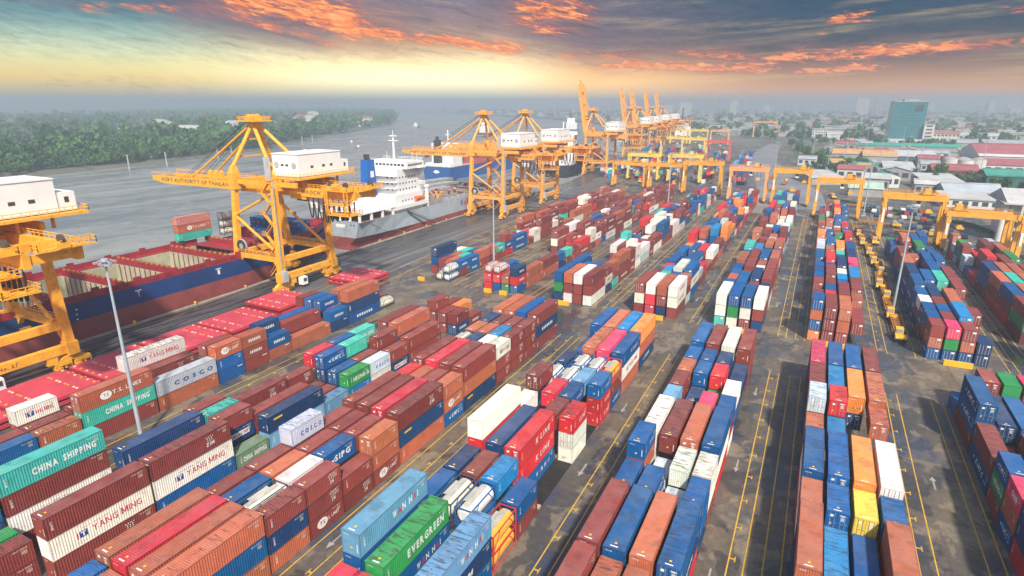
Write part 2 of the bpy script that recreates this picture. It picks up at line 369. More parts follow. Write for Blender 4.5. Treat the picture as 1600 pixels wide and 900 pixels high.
strip('quay_road', [(x + 2.0, y) for x, y in yp], [(x + 30.0 if y < 330 else x + 30, y) for x, y in yp], .008, m_apron)
m_wet, t, pos, b = shader('wet_quay_apron')
s = t.new('ShaderNodeSeparateXYZ'); t.l.new(pos, s.inputs[0])
n = t.noise(t.vec(t.m('MULTIPLY', s.outputs[0], 2.6), t.m('MULTIPLY', s.outputs[1], .22)), .3, 7, .66, .6)
c = t.mix(t.step(n, .38, .62), (.026, .026, .030), (.095, .090, .085)); t.l.new(c, b.inputs['Base Color']); t.l.new(t.step(n, .40, .60, .18, .6), b.inputs['Roughness'])
strip('quay_apron', [(x + 1.1, y) for x, y in yp], [(x + 15.5, y) for x, y in yp], .014, m_wet)
# quay wall: concrete face, cope and fenders
conc = mat('quay_concrete', (.30, .27, .22), .85, var=.3, dirt=.6, dirtc=(.08, .07, .05), scale=.2)
rub = mat('black_rubber', (.02, .02, .022), .7)
qw = MB()
for (xa, ya), (xb, yb) in zip(yp, yp[1:]):
    qw.add([(xa, ya, -4), (xb, yb, -4), (xb, yb, .35), (xa, ya, .35), (xa + 1.1, ya, .35), (xb + 1.1, yb, .35), (xa + 1.1, ya, .0), (xb + 1.1, yb, .0)], [(0, 3, 2, 1), (3, 4, 5, 2), (4, 6, 7, 5)])
tag(qw.build('quay_wall', conc), 'long concrete quay wall along the river edge of the yard', 'quay wall')
def quay_x(y):
    for (xa, ya), (xb, yb) in zip(QUAY, QUAY[1:]):
        if ya <= y <= yb: return xa + (xb - xa) * (y - ya) / (yb - ya)
    return QUAY[-1][0]
bol = MB(); bol.tube((0, 0, 0), (0, 0, .5), .26, 10, m=0); bol.tube((0, 0, .5), (0, 0, .72), .42, 10, m=0)
bme = bol.mesh('bollard', [mat('bollard_yellow', (.75, .42, .04), .6, dirt=.4)])
yy = 66
while yy < 480:
    o = bpy.data.objects.new('bollard', bme); col.objects.link(o); o.location = (quay_x(yy) + .6, yy, .35)
    tag(o, 'small yellow mooring bollard on the edge of the quay', 'bollard', 'mooring bollards along the quay edge'); yy += 17.3
# painted lines
yl = mat('yellow_line_paint', (.62, .36, .035), .65, var=.15, dirt=.75, dirtc=(.10, .085, .06), scale=.5)
ln = MB()
def line(x0, y0, x1, y1, w=.16, z=.014):
    d = Vector((x1 - x0, y1 - y0, 0)); nn = Vector((-d.y, d.x, 0)).normalized() * w / 2; a, b_ = Vector((x0, y0, z)), Vector((x1, y1, z))
    ln.add([tuple(a - nn), tuple(b_ - nn), tuple(b_ + nn), tuple(a + nn)], [(0, 1, 2, 3)])
def lanes(xs, ya, yb, ticks=()):
    for x in xs:
        line(x, ya, x, yb)
    for x, dx in ticks:
        y = ya + 2
        while y < yb: line(x, y, x + dx, y, .22, .018); line(x + dx, y - .5, x + dx, y + .5, .14, .022); y += 6.35
NEARY, FARY = (20, 127), (149, 345)
for ya, yb in (NEARY, FARY):
    lanes((-24.4, -22.4), ya, yb, ((-24.4, .7),)); lanes((-3.5, -1.7, .4, 2.4), ya, yb, ((-3.5, .7),)); lanes((17.4, 19.3), ya, yb, ((17.4, .7),))
    lanes((24.85, 26.7), ya, yb); lanes((-51.0, -47.9, -46.2), ya, yb, ((-47.9, -.6),)); lanes((41.6, 43.3), ya, yb); lanes((-71.0, -69.0), ya, yb); lanes((45.0, 46.6), ya, yb)
    lanes((-98.8, -96.6, -92.4, -90.3), ya, yb, ((-96.6, .6),)); 
for dx in (22.5, 30.5, 36.0):
    for (xa, ya), (xb, yb) in zip(yp[2:], yp[3:]): line(xa + dx, ya, xb + dx, yb, .2)
tag(ln.build('lane_markings', yl), kind='structure')
# white direction arrows
wl = mat('white_line_paint', (.32, .31, .29), .65, var=.15, dirt=.7, dirtc=(.12, .10, .08), scale=.6)
ar = MB()
for x, ys, d in ((-49.4, (47, 62, 92), -1), (-26.3, (46, 76, 98), -1), (-5.2, (62, 88, 116), -1), (21.5, (96, 62), 1), (-26.3, (170, 190), -1), (-5.4, (175, 205), -1), (-49.5, (170, 200), -1)):
    for y in ys:
        ar.add([(x - .12, y - 1.6, .016), (x + .12, y - 1.6, .016), (x + .12, y + .9, .016), (x - .12, y + .9, .016)] if d > 0 else [(x - .12, y - .9, .016), (x + .12, y - .9, .016), (x + .12, y + 1.6, .016), (x - .12, y + 1.6, .016)], [(0, 1, 2, 3)])
        ar.add([(x - .45, y + d * .9, .020), (x + .45, y + d * .9, .020), (x, y + d * 2.1, .020)], [(0, 1, 2) if d > 0 else (2, 1, 0)])
tag(ar.build('direction_arrows', wl), kind='structure')
# crane rails and drains on the quay
rl = MB()
for dx in (-.25, .25, 18.1, 18.6):
    for (xa, ya), (xb, yb) in zip(yp[1:], yp[2:]):
        o = quay_x(ya) * 0
        rl.beam((xa + 1.9 - 6.3 + 6.3 + dx - 4.2 + .0, ya, .02), (xb + 1.9 + dx - 4.2, yb, .02), .09, .05) if dx > 5 else None
# dark rubber mats and concrete kerbs in the empty places
mt = mat('dark_mat', (.020, .019, .019), .7, var=.3, dirt=.3, dirtc=(.12, .10, .08))
pm = MB()
for x0, x1, y0, y1 in ((-31.2, -28.4, 65, 76.5), (-31.2, -28.6, 83, 89), (-112.5, -102.5, 63.5, 69.5), (-104.4, -101.8, 76, 82)): pm.box(x0, x1, y0, y1, .01, .05)
tag(pm.build('ground_patches', mt), kind='structure')
kc = mat('kerb_concrete', (.42, .37, .28), .85, var=.25, dirt=.4)
kb = MB()
for x, y in ((-30, 77.4), (-30, 64.5), (-103.2, 83.0), (-30, 90)): kb.box(x - 1.4, x + 1.6, y - .35, y + .35, 0, .28)
tag(kb.build('kerbs', kc), kind='structure')
# ------------------------------------------------------------------ containers
def paint(name, dark=1.0, rust=0.5, roofmark=True):
    m = bpy.data.materials.new(name); m.use_nodes = True; t = NT(m.node_tree); t.n.clear()
    tc = t.new('ShaderNodeTexCoord'); oi = t.new('ShaderNodeObjectInfo')
    off = t.new('ShaderNodeVectorMath', operation='ADD'); t.l.new(tc.outputs['Object'], off.inputs[0])
    rv = oi.outputs['Random']
    t.l.new(t.vec(t.m('MULTIPLY', rv, 91.0), t.m('MULTIPLY', rv, 57.0), t.m('MULTIPLY', rv, 13.0)), off.inputs[1])
    v = off.outputs[0]
    c = oi.outputs['Color']
    if dark != 1.0: c = t.mix(1.0, c, (dark, dark, dark), 'MULTIPLY')
    n = t.noise(v, 0.55, 5, 0.62)
    c = t.mix(1.0, c, t.ramp(n, [(0.25, (0.80, 0.80, 0.80)), (0.5, (1, 1, 1)), (0.75, (1.16, 1.14, 1.12))]), 'MULTIPLY')
    pale = t.mix(.85, (.50, .47, .46), c)
    # sun-bleached film, streaks running down the walls, rust in patches
    c = t.mix(t.m('MULTIPLY', t.step(t.noise(v, 0.23, 4, 0.6), 0.45, 0.75), 0.16), c, pale)
    ss = t.new('ShaderNodeSeparateXYZ'); t.l.new(v, ss.inputs[0])
    streak = t.noise(t.vec(t.m('MULTIPLY', ss.outputs[0], 3.0), t.m('MULTIPLY', ss.outputs[1], 3.0), t.m('MULTIPLY', ss.outputs[2], 0.35)), 1.0, 5, 0.7)
    c = t.mix(t.m('MULTIPLY', t.step(streak, 0.55, 0.76), 0.50), c, (0.11, 0.075, 0.055))
    worn = t.step(rv, 0.35, 1.0)
    rn = t.noise(t.vec(t.m('MULTIPLY', ss.outputs[0], 0.8), t.m('MULTIPLY', ss.outputs[1], 1.9), ss.outputs[2]), 0.9, 7, 0.70)
    lo = t.m('SUBTRACT', 0.68, t.m('MULTIPLY', worn, 0.10))
    c = t.mix(t.m('MULTIPLY', t.step(rn, lo, t.m('ADD', lo, 0.10)), rust), c, (0.085, 0.035, 0.018))
    gn = t.new('ShaderNodeSeparateXYZ'); t.l.new(t.new('ShaderNodeNewGeometry').outputs['True Normal'], gn.inputs[0])
    roof = t.step(gn.outputs[2], .6, .8)
    c = t.mix(t.m('MULTIPLY', roof, t.step(t.noise(v, .35, 4, .6), .3, .7, .15, .75)), c, pale)      # roof paint paled: part chalking, part sky light put into the colour
    rs = t.noise(t.vec(t.m('MULTIPLY', ss.outputs[0], .45), t.m('MULTIPLY', ss.outputs[1], 2.6), 5.0), 1.0, 5, .7)
    bad = t.m('SUBTRACT', .66, t.m('MULTIPLY', t.step(t.m('FRACT', t.m('MULTIPLY', rv, 7.31)), .15, 1.0), .15))
    c = t.mix(t.m('MULTIPLY', roof, t.m('MULTIPLY', t.step(rs, bad, t.m('ADD', bad, .06)), .66)), c, (.050, .038, .034))
    c = t.mix(t.m('MULTIPLY', roof, t.m('MULTIPLY', t.step(t.noise(v, .42, 6, .68), .50, .64), .34)), c, (.055, .045, .042))   # scraped and sooty bands across the roof
    b = t.new('ShaderNodeBsdfPrincipled'); t.l.new(c, b.inputs['Base Color'])
    t.l.new(t.step(n, 0.2, 0.8, 0.42, 0.68), b.inputs['Roughness']); b.inputs['Specular IOR Level'].default_value = 0.20
    bn = t.new('ShaderNodeBump'); bn.inputs['Strength'].default_value = .35; bn.inputs['Distance'].default_value = .06
    t.l.new(t.noise(v, 1.1, 3, .5), bn.inputs['Height']); t.l.new(bn.outputs[0], b.inputs['Normal'])
    o = t.new('ShaderNodeOutputMaterial'); t.l.new(b.outputs[0], o.inputs[0])
    return m
PAINT = paint('container_paint'); FRAME = paint('container_frame_paint', 0.82, 0.75)
WHITE = mat('white_marking', (0.78, 0.78, 0.74), 0.6, var=0.08, dirt=0.25, dirtc=(0.35, 0.25, 0.2), scale=1.2)
REDM = mat('red_marking', (0.60, 0.03, 0.05), 0.6, var=0.1); BLUEM = mat('blue_marking', (0.02, 0.06, 0.26), 0.6, var=0.1)
YELM = mat('yellow_marking', (0.80, 0.48, 0.03), 0.6, var=0.1); DARKM = mat('dark_marking', (0.03, 0.03, 0.03), 0.6)
STEEL = mat('lock_rod_steel', (0.35, 0.34, 0.33), 0.5, 0.3, dirt=0.4)
CMATS = [PAINT, WHITE, REDM, BLUEM, YELM, DARKM]

RGB = dict(m=(0.235, 0.046, 0.038), s=(0.42, 0.115, 0.058), o=(0.78, 0.25, 0.055), r=(0.56, 0.028, 0.034), R=(0.62, 0.032, 0.058),
    b=(0.002, 0.088, 0.27), n=(0.011, 0.045, 0.135), c=(0.008, 0.20, 0.46), l=(0.13, 0.31, 0.50), w=(0.74, 0.71, 0.63), t=(0.05, 0.44, 0.35),
    g=(0.025, 0.24, 0.065), k=(0.46, 0.53, 0.57), y=(0.74, 0.52, 0.07), p=(0.66, 0.05, 0.13), d=(0.15, 0.030, 0.034), i=(0.12, 0.21, 0.13))
CN = dict(m='maroon', s='rust-brown', o='orange', r='red', R='bright-red', b='blue', n='navy', c='sky-blue', l='steel-blue', w='off-white',
          t='teal', g='green', k='pale-grey', y='yellow', p='crimson', d='dark-maroon', i='grey-green')
# code -> base colour, lettering on the long side [(text, height, centre along, centre up, colour slot, bold, shear, width)], extra mark
LOGO = {
 'Y': ('w', [('YANG MING', .80, .13, .5, 2, .004, 0, .50)], 'ym'), 'Z': ('m', [('ZIM', .52, .22, .36, 1, .03, 0.1, .11)], 'stars'),
 'S': ('s', [('T.S. LINES', .62, .13, .52, 1, .02, 0, .40)], 'disc'), 'D': ('m', [('T.S. LINES', .55, .13, .52, 1, .02, 0, .40)], 'disc'), 'H': ('t', [('CHINA  SHIPPING', .85, .10, .5, 1, .045, 0, .62)], None),
 'I': ('i', [('CHINA  SHIPPING', .85, .05, .5, 1, .045, 0, .72)], None),
 'K': ('r', [('K LINE', .80, .14, .5, 1, .03, .2, .42)], None), 'E': ('g', [('EVERGREEN', .95, .12, .5, 1, .045, 0, .58)], None),
 'M': ('b', [('KMTC', .80, .06, .5, 1, .04, .25, .40), ('LINE', .3, .36, .4, 1, .02, .2, .12)], 'tick'),
 'C': ('k', [('C O S C O', .74, .10, .46, 3, .03, 0, .66)], None), 'V': ('b', [('W', .70, -.02, .5, 1, .03, 0, .055), ('A', .70, .055, .5, 2, .03, 0, .05), ('N', .70, .12, .5, 1, .03, 0, .05), ('H', .70, .22, .5, 1, .03, 0, .05), ('A', .70, .285, .5, 2, .03, 0, .05), ('I', .70, .335, .5, 1, .03, 0, .012)], None),
 'W': ('l', [('W', .80, -.02, .5, 1, .03, 0, .055), ('A', .80, .055, .5, 2, .03, 0, .05), ('N', .80, .12, .5, 1, .03, 0, .05), ('H', .80, .22, .5, 1, .03, 0, .05), ('A', .80, .285, .5, 2, .03, 0, .05), ('I', .80, .335, .5, 1, .03, 0, .012)], None), 'G': ('b', [('SIPG', .95, .06, .5, 1, .045, 0, .52)], 'flag'),
 'J': ('g', [('HEUNG-A', .90, .08, .5, 1, .04, 0, .74)], None), 'U': ('n', [('HAMBURG SUD', .55, .0, .5, 2, .03, 0, .62)], 'plate'),
 'X': ('n', [], 'sticker'), 'N': ('n', [('HMM', .7, .0, .5, 1, .04, .15, .30)], 'tick'), 'O': ('p', [('ONE', .9, .05, .5, 1, .05, 0, .4)], None)}
BASE = lambda ch: LOGO[ch][0] if ch in LOGO else ch

def corr(L, n, depth):
    """trapezoid profile: list of (distance along, inset)"""
    p = L / n; out = []
    for i in range(n):
        a = -L / 2 + i * p
        out += [(a, 0), (a + p * .28, 0), (a + p * .5, depth), (a + p * .78, depth)]
    out.append((L / 2, 0))
    return out
BODY = {}
def body_mesh(L, H, code, door, simple=False):
    key = (L, H, code if code in LOGO else '', door)
    if key in BODY: return BODY[key]
    b = MB(); W2 = 1.22; L2 = L / 2; e = 0.06
    nr = int(L / 0.30)
    pr = corr(L - 2 * e, nr, 0.045)
    for sx in (-1, 1):                                              # long sides
        x = lambda d: sx * (W2 - 0.012 - d)
        vs = [(x(d), a, 0.13) for a, d in pr] + [(x(d), a, H - 0.10) for a, d in pr]; n = len(pr)
        fs = [(i, i + 1, n + i + 1, n + i) if sx > 0 else (i + 1, i, n + i, n + i + 1) for i in range(n - 1)]
        b.add(vs, fs, 0)
    rp = corr(L - 2 * e, int(L / 0.26), 0.022); n = len(rp)          # roof
    vs = [(-W2 + .05, a, H - 0.012 - d) for a, d in rp] + [(W2 - .05, a, H - 0.012 - d) for a, d in rp]
    b.add(vs, [(i, n + i, n + i + 1, i + 1) for i in range(n - 1)], 0)
    b.box(-W2 + .05, W2 - .05, -L2 + .05, L2 - .05, 0.10, 0.14, 0)   # floor
    ep = corr(2.2, 9, 0.04); n = len(ep)                             # end walls
    for sy in (-1, 1):
        if sy < 0 and door: continue
        y = lambda d: sy * (L2 - 0.03 - d)
        vs = [(a, y(d), 0.13) for a, d in ep] + [(a, y(d), H - 0.10) for a, d in ep]
        b.add(vs, [(i, i + 1, n + i + 1, n + i) if sy < 0 else (i + 1, i, n + i, n + i + 1) for i in range(n - 1)], 0)
    k = 0.006
    def q(sx, y0, y1, z0, z1, m):
        x = sx * (W2 + k)
        b.add([(x, y0, z0), (x, y1, z0), (x, y1, z1), (x, y0, z1)], [(0, 1, 2, 3) if sx > 0 else (3, 2, 1, 0)], m)
    z = 0.13 + (H - 0.23) / 2
    rr = random.Random(len(BODY) * 7 + 3)
    for sx in (-1, 1):                                              # +1: text reads along +Y
        d = sx
        for txt, h, al, up, m, bold, sh, wf in (LOGO[code][1] if code in LOGO else []):
            b.text(txt, (sx * (W2 + k), d * al * L, 0.13 + (H - .23) * up), (0, d, 0), (0, 0, 1), h * (1.15 if L > 8 else 1.0), wf * L, m, bold, sh)
        mk = LOGO[code][2] if code in LOGO else None
        yc = lambda f: d * f * L
        if mk == 'ym':
            q(sx, yc(-.24), yc(-.24) + d * .9, z - .42, z + .42, 3) if d > 0 else q(sx, yc(-.24) - .9, yc(-.24), z - .42, z + .42, 3)
            b.text('T', (sx * (W2 + 2 * k), yc(-.24) + d * .45, z), (0, d, 0), (0, 0, 1), .62, .6, 1, .05)
            q(sx, min(yc(-.255), yc(-.255) - d * .12), max(yc(-.255), yc(-.255) - d * .12), z - .42, z + .42, 2)
            b.text('YANG  MING  LINE', (sx * (W2 + k), yc(-.08), z + .75), (0, d, 0), (0, 0, 1), .14, .26 * L, 2)
        elif mk == 'stars':
            for row, cnt in ((0, 3), (1, 2), (2, 2)):
                for j in range(cnt + 1):
                    yy = yc(.22) + (j - cnt / 2) * .34; zz = z + .72 - row * .28
                    b.add([(sx * (W2 + k), yy - .10, zz), (sx * (W2 + k), yy, zz - .10), (sx * (W2 + k), yy + .10, zz), (sx * (W2 + k), yy, zz + .10)],
                          [(0, 1, 2, 3) if sx > 0 else (3, 2, 1, 0)], 1)
        elif mk == 'disc':
            c = yc(-.16); nn = 20
            b.add([(sx * (W2 + k), c + .95 * math.cos(6.2832 * i / nn), z + .72 * math.sin(6.2832 * i / nn)) for i in range(nn)],
                  [tuple(range(nn)) if sx > 0 else tuple(range(nn))[::-1]], 1)
            b.text('TS', (sx * (W2 + 2 * k), c, z), (0, d, 0), (0, 0, 1), .62, .85, 0, .03)
        elif mk in ('tick', 'wh', 'flag'):
            c = yc(-.24) if mk != 'wh' else yc(-.13)
            cc = {'tick': 1, 'wh': 2, 'flag': 1}[mk]
            b.add([(sx * (W2 + k), c - d * .45, z + .1), (sx * (W2 + k), c, z - .4), (sx * (W2 + k), c + d * .5, z + .45), (sx * (W2 + k), c, z)],
                  [(0, 1, 2, 3) if sx * d > 0 else (3, 2, 1, 0)], cc)
        elif mk == 'plate':
            q(sx, -.34 * L, .34 * L, z - .45, z + .45, 1)
            b.text('HAMBURG SUD', (sx * (W2 + 2 * k), 0, z), (0, d, 0), (0, 0, 1), .55, .6 * L, 2, .03)
        elif mk == 'sticker':
            q(sx, yc(-.33) - .9, yc(-.33) + .9, H - .95, H - .62, 4)
        # identification marks: a short code high at one end, weights below it, a column of letters at the other
        b.text('TRLU 482' + str(rr.randrange(100, 999)), (sx * (W2 + k), d * (L2 - 1.35), H - .42), (0, d, 0), (0, 0, 1), .13, 1.5, 1, .02)
        for j in range(3):
            q(sx, d * (L2 - .95) - .28, d * (L2 - .95) + .28, H - .72 - j * .2, H - .66 - j * .2, 1 if j else 4)
        if mk is None and code not in 'wkC':
            b.text('LINE', (sx * (W2 + k), -d * (L2 - .75), z + .1), (0, 0, -1), (0, d, 0), .22, 1.1, 1, .02)
    for sy in (-1,):                                                # near end: marks on the plain wall
        y = -L2 + 0.02
        if not door:
            b.text('TXGU 7' + str(rr.randrange(100, 999)), (-.55, y, H - .42), (1, 0, 0), (0, 0, 1), .14, .75, 1, .02)
            b.add([(.80, y, .55), (.88, y, .55), (.88, y, 1.6), (.80, y, 1.6)], [(0, 1, 2, 3)], 1)
            b.add([(-.1, y, H * .3), (.16, y, H * .3), (.16, y, H * .3 + .24), (-.1, y, H * .3 + .24)], [(0, 1, 2, 3)], 4)
    zt = H + .002                                                   # roof number by the near edge
    b.add([(-.5, -L2 + .35, zt), (.35, -L2 + .35, zt), (.35, -L2 + .50, zt), (-.5, -L2 + .50, zt)], [(0, 1, 2, 3)], 1)
    b.add([(-.16, -L2 + .85, zt), (.10, -L2 + .85, zt), (.10, -L2 + 1.1, zt), (-.16, -L2 + 1.1, zt)], [(0, 1, 2, 3)], 4)
    me = b.mesh('container_body', CMATS); BODY[key] = me
    return me
FR = {}
def frame_mesh(L, H):
    if (L, H) in FR: return FR[(L, H)]
    b = MB(); W2, L2 = 1.22, L / 2
    for sx in (-1, 1):
        for sy in (-1, 1):
            b.box(sx * W2, sx * (W2 - .13), sy * L2, sy * (L2 - .10), .12, H - .12)
            for z in (0, H - .12): b.box(sx * (W2 + .004), sx * (W2 - .17), sy * (L2 + .004), sy * (L2 - .18), z, z + .124)
        b.box(sx * W2, sx * (W2 - .05), -L2 + .18, L2 - .18, .02, .15)
        b.box(sx * W2, sx * (W2 - .06), -L2 + .18, L2 - .18, H - .10, H - .002)
    for sy in (-1, 1):
        b.box(-W2 + .17, W2 - .17, sy * L2, sy * (L2 - .08), .02, .16)
        b.box(-W2 + .17, W2 - .17, sy * L2, sy * (L2 - .08), H - .12, H - .002)
    FR[(L, H)] = b.mesh('container_frame', [FRAME]); return FR[(L, H)]
DR = {}
def door_mesh(H, s):
    if (H, s) in DR: return DR[(H, s)]
    b = MB()                                                        # local origin: centre of the opening, at the near face
    x0, x1 = (-1.08, -.015) if s < 0 else (.015, 1.08)
    b.box(x0, x1, .02, .07, .17, H - .13, 0)
    for j in range(4):
        zz = .30 + j * (H - .55) / 4
        b.box(x0 + .05, x1 - .05, .012, .02, zz, zz + (H - .9) / 4, 0)
    for fx in (.28, .72):
        x = x0 + (x1 - x0) * fx
        b.tube((x, -.015, .16), (x, -.015, H - .12), .028, 6, m=1)
        for zz in (.5, H * .5, H - .5): b.box(x - .06, x + .06, -.02, .02, zz, zz + .07, 1)
        b.box(x - .02, x + .32, -.05, -.02, 1.05, 1.10, 1)
    if s > 0:
        b.add([(.2, .005, H - .5), (.85, .005, H - .5), (.85, .005, H - .34), (.2, .005, H - .34)], [(0, 1, 2, 3)], 2)
        for j in range(4): b.add([(.35, .005, H - .72 - j * .13), (.8, .005, H - .72 - j * .13), (.8, .005, H - .66 - j * .13), (.35, .005, H - .66 - j * .13)], [(0, 1, 2, 3)], 2)
    else:
        b.add([(-.85, .005, H - .75), (-.45, .005, H - .75), (-.45, .005, H - .45), (-.85, .005, H - .45)], [(0, 1, 2, 3)], 2)
        b.add([(-.8, .005, .75), (-.58, .005, .75), (-.58, .005, .97), (-.8, .005, .97)], [(0, 1, 2, 3)], 3)
    DR[(H, s)] = b.mesh('container_door', [PAINT, STEEL, WHITE, YELM]); return DR[(H, s)]

def jitter(c, r, k=0.20):
    f = 1 + r.uniform(-k, k); return tuple(max(0.004, min(0.9, x * f * (1 + r.uniform(-.06, .06)))) for x in c)

def container(x, y, z, L, H, code, door, r, label, group):
    root = bpy.data.objects.new('shipping_container', body_mesh(L, H, code, door)); col.objects.link(root)
    root.location = (x, y, z); c = (*jitter(RGB[BASE(code)], r), 1); root.color = c
    tag(root, label, 'container', group)
    f = bpy.data.objects.new('frame', frame_mesh(L, H)); col.objects.link(f); f.parent = root; f.color = c
    if door:
        for s in (-1, 1):
            d = bpy.data.objects.new('door', door_mesh(H, s)); col.objects.link(d); d.parent = root; d.location = (0, -L / 2, 0); d.color = c
    return root

# tank containers -----------------------------------------------------
TANKP = {'T': ((0.74, 0.73, 0.68), (0.015, 0.10, 0.30), 'white tank container in a blue frame'),
         'A': ((0.85, 0.40, 0.05), (0.55, 0.04, 0.05), 'orange tank container in a red frame'),
         'Q': ((0.72, 0.68, 0.52), (0.05, 0.08, 0.13), 'cream tank container in a dark frame'),
         'B': ((0.60, 0.58, 0.54), (0.55, 0.05, 0.06), 'grey tank container in a red frame')}
TK = {}
def tank(x, y, z, code, label, group, rz=0):
    tc, fc, _ = TANKP[code]
    if code not in TK:
        tm = mat('tank_shell_' + code, tc, 0.35, var=0.1, dirt=0.35, dirtc=(0.25, 0.18, 0.12), scale=0.7)
        fm = mat('tank_frame_' + code, fc, 0.5, var=0.15, dirt=0.3)
        b = MB(); b.tube((0, -2.55, 1.32), (0, 2.55, 1.32), 1.13, 20)
        for s in (-1, 1): b.tube((0, s * 2.55, 1.32), (0, s * 2.85, 1.32), 1.13, 20, .72)
        shell = b.mesh('tank_shell', [tm])
        b = MB()
        for sx in (-1, 1):
            for sy in (-1, 1): b.box(sx * 1.22, sx * 1.08, sy * 3.03, sy * 2.89, 0, 2.59)
            for zz in (.02, 2.47): b.box(sx * 1.215, sx * 1.10, -2.89, 2.89, zz, zz + .10)
            for sy in (-1, 1): b.beam((sx * 1.16, sy * 2.9, .2), (sx * 1.16, sy * 1.2, 2.4), .07)
        for sy in (-1, 1):
            for zz in (.02, 2.46): b.box(-1.08, 1.08, sy * 3.02, sy * 2.90, zz, zz + .11)
            b.beam((-1.1, sy * 2.96, .1), (0, sy * 2.96, 1.0), .07); b.beam((1.1, sy * 2.96, .1), (0, sy * 2.96, 1.0), .07)
        fr = b.mesh('tank_frame', [fm])
        b = MB(); b.box(-.35, .35, -2.4, 2.4, 2.47, 2.51)
        b.box(-.95, -.40, -1.4, 1.6, 2.45, 2.49); b.tube((0, 0.3, 2.5), (0, 0.3, 2.62), .3, 12); b.box(-.3, .3, -1.6, -1.0, 2.5, 2.6)
        wk = b.mesh('tank_walkway', [mat('walkway_grey', (0.45, 0.43, 0.38), 0.6, var=.2, dirt=.4)])
        TK[code] = (shell, fr, wk)
    root = empty('tank_container', (x, y, z), rz); tag(root, label, 'tank container', group)
    for nm, me in zip(('tank', 'frame', 'walkway'), TK[code]):
        o = bpy.data.objects.new(nm, me); col.objects.link(o); o.parent = root
    return root

# stacking plan --------------------------------------------------------
# each row: "slot:length colours bottom..top"; a slot is one 20-foot place, '-' a hidden container that only carries the ones above it
HC, STD = 2.90, 2.59
BLOCKS = []
def block(phrase, xr, y0, sgn, pitch, rows, fill=None, door=0.25, nrow=4):
    BLOCKS.append(dict(phrase=phrase, xr=xr, y0=y0, s=sgn, p=pitch, rows=rows, fill=fill, door=door, n=nrow))

block('block by hatch covers', -101.6, 127, -1, 6.3, {
 0: "0:2-T 3:2--m 9:4--Y", 1: "1:2-b 3:2--M 4:4-b 9:4-Z 13:2-mY", 2: "0:2m 1:4--s 3:2--M 4:4-m 6:2-bX 8:2--m 11:4-m 13:2-m 14:2-m",
 3: "0:2Q 1:4Mns 3:2nM 4:4s 6:2sM 7:2mZS 8:2bbS 9:4sC 11:4mHS 13:2ms 14:2mb 15:2m"})
block('block by near lamp mast', -73.4, 127, -1, 6.3, {
 0: "5:2--H 6:2--b 7:2n-R 8:2-Z 9:4mZ 11:2mmm 14:4mYmH 16:4sNb", 1: "0:2-m 1:2-mm 3:4--m 6:2-wt 7:2-nM 8:2m 11:2--t 12:4--n 16:2mg",
 2: "0:2mo 1:2mm 3:4--s 5:2-mm 6:2-m 7:2-b 8:2m 9:4mm 11:2-Um 16:2mm", 3: "0:2Z 1:2Nm 3:4mm 5:2Um 6:2wC 7:2cJ 8:2l 9:4lX 11:2I 12:4bYZ 14:4ZYm"})
block('long maroon front block', -52.0, 127, -1, 6.3, {
 0: "0:4--s 2:2--n 3:2--s 4:2--Q 5:4--m 7:2--r 8:4--m 10:2--m 11:2--mC 12:2--m 13:2--m 14:4--s 16:2--b",
 1: "0:4--s 2:2--m 3:2--s 4:2--n 5:4--R 7:2--s 8:4--m 10:2--m 11:2--m 12:2--s 13:2--b 14:4--R 16:2--s",
 2: "0:4--b 2:2--m 3:2--c 4:2--w 5:4--m 7:2--m 8:4--R 10:2--m 11:2--G 12:2--w 13:2--Q 14:4--s 16:2--s",
 3: "0:4mXm 2:2mZZ 3:2ZZZ 4:2ZZY 5:4Xsm 7:2MSs 8:4sXZ 10:2Dss 11:2Zm 12:2DZZ 13:2snm 14:4sbs 16:2mss"})
block('front block with white tanks', -28.3, 127.5, -1, 6.4, {
 0: "0:4-bb 2:4bb 4:2--n 5:2--T 6:2---m 7:2--w 8:4--rw 10:2--n 11:2--b 12:4--VW 14:2--R",
 1: "0:4--s 2:4--s 4:2--T 5:2--T 6:2--R 8:4--n 10:2--m 11:2--Q 12:4-VE 14:2--r",
 2: "0:4--c 2:4--p 4:2--T 5:2--l 6:2--V 7:2--m 8:4VKK 10:2-rc 11:2-bT",
 3: "0:4Nso 2:4sYV 4:2MmA 5:2KKV 7:2wwK 10:2mb 11:2AA 12:4bNW"}, door=0.1)
block('front centre block', -7.0, 127.5, -1, 6.35, {
 0: "0:4-bb 2:2--b 3:2--s 4:2-mm 5:2--l 6:4-ww 8:2bbsV 9:2--b 10:4--m 12:4--m", 1: "0:4--m 2:2--b 3:2--b 4:2-n 6:4--m 8:2-k 9:2--V 10:4--b 12:2--s",
 2: "0:4-ww 2:2--n 3:2-gr 4:2-g 5:2--p 6:4--s 8:2-mw 9:2-k 10:4--s 12:2--s", 3: "0:4mmm 2:4-n 4:2nbw 5:2wmb 6:4rwb 8:2mww 9:2nbb 10:4rNb 12:2mm"}, door=0.15)
block('narrow blue front block', 14.6, 127.5, -1, 6.35, {
 0: "0:4mbp 2:4bmm 4:2-bmk 5:2mms 6:4rwb 8:2mws 9:4bns", 1: "0:4--b 2:4--c 4:2--nr 5:2--c 6:4--b 8:2-sb 9:4-c",
 2: "0:4--b 2:4-no 6:4-mo 8:2-ry 9:4-b", 3: "0:4--m 2:4--s 4:2--s 6:4--w 8:2-rb 9:4-rs"}, door=0.6)
block('front block at right edge', 38.83, 127.5, -1, 6.35, {
 0: "0:2b 1:4mMM 3:4Mm 5:2mJM 6:2MsO 7:4rnb", 1: "0:2-mm 1:4bn 3:2m 5:2-mb 6:2mm", 2: "0:2-bg 1:4-b 3:2mm", 3: "0:2-mp 1:2mm 2:2nm"}, door=0.9)
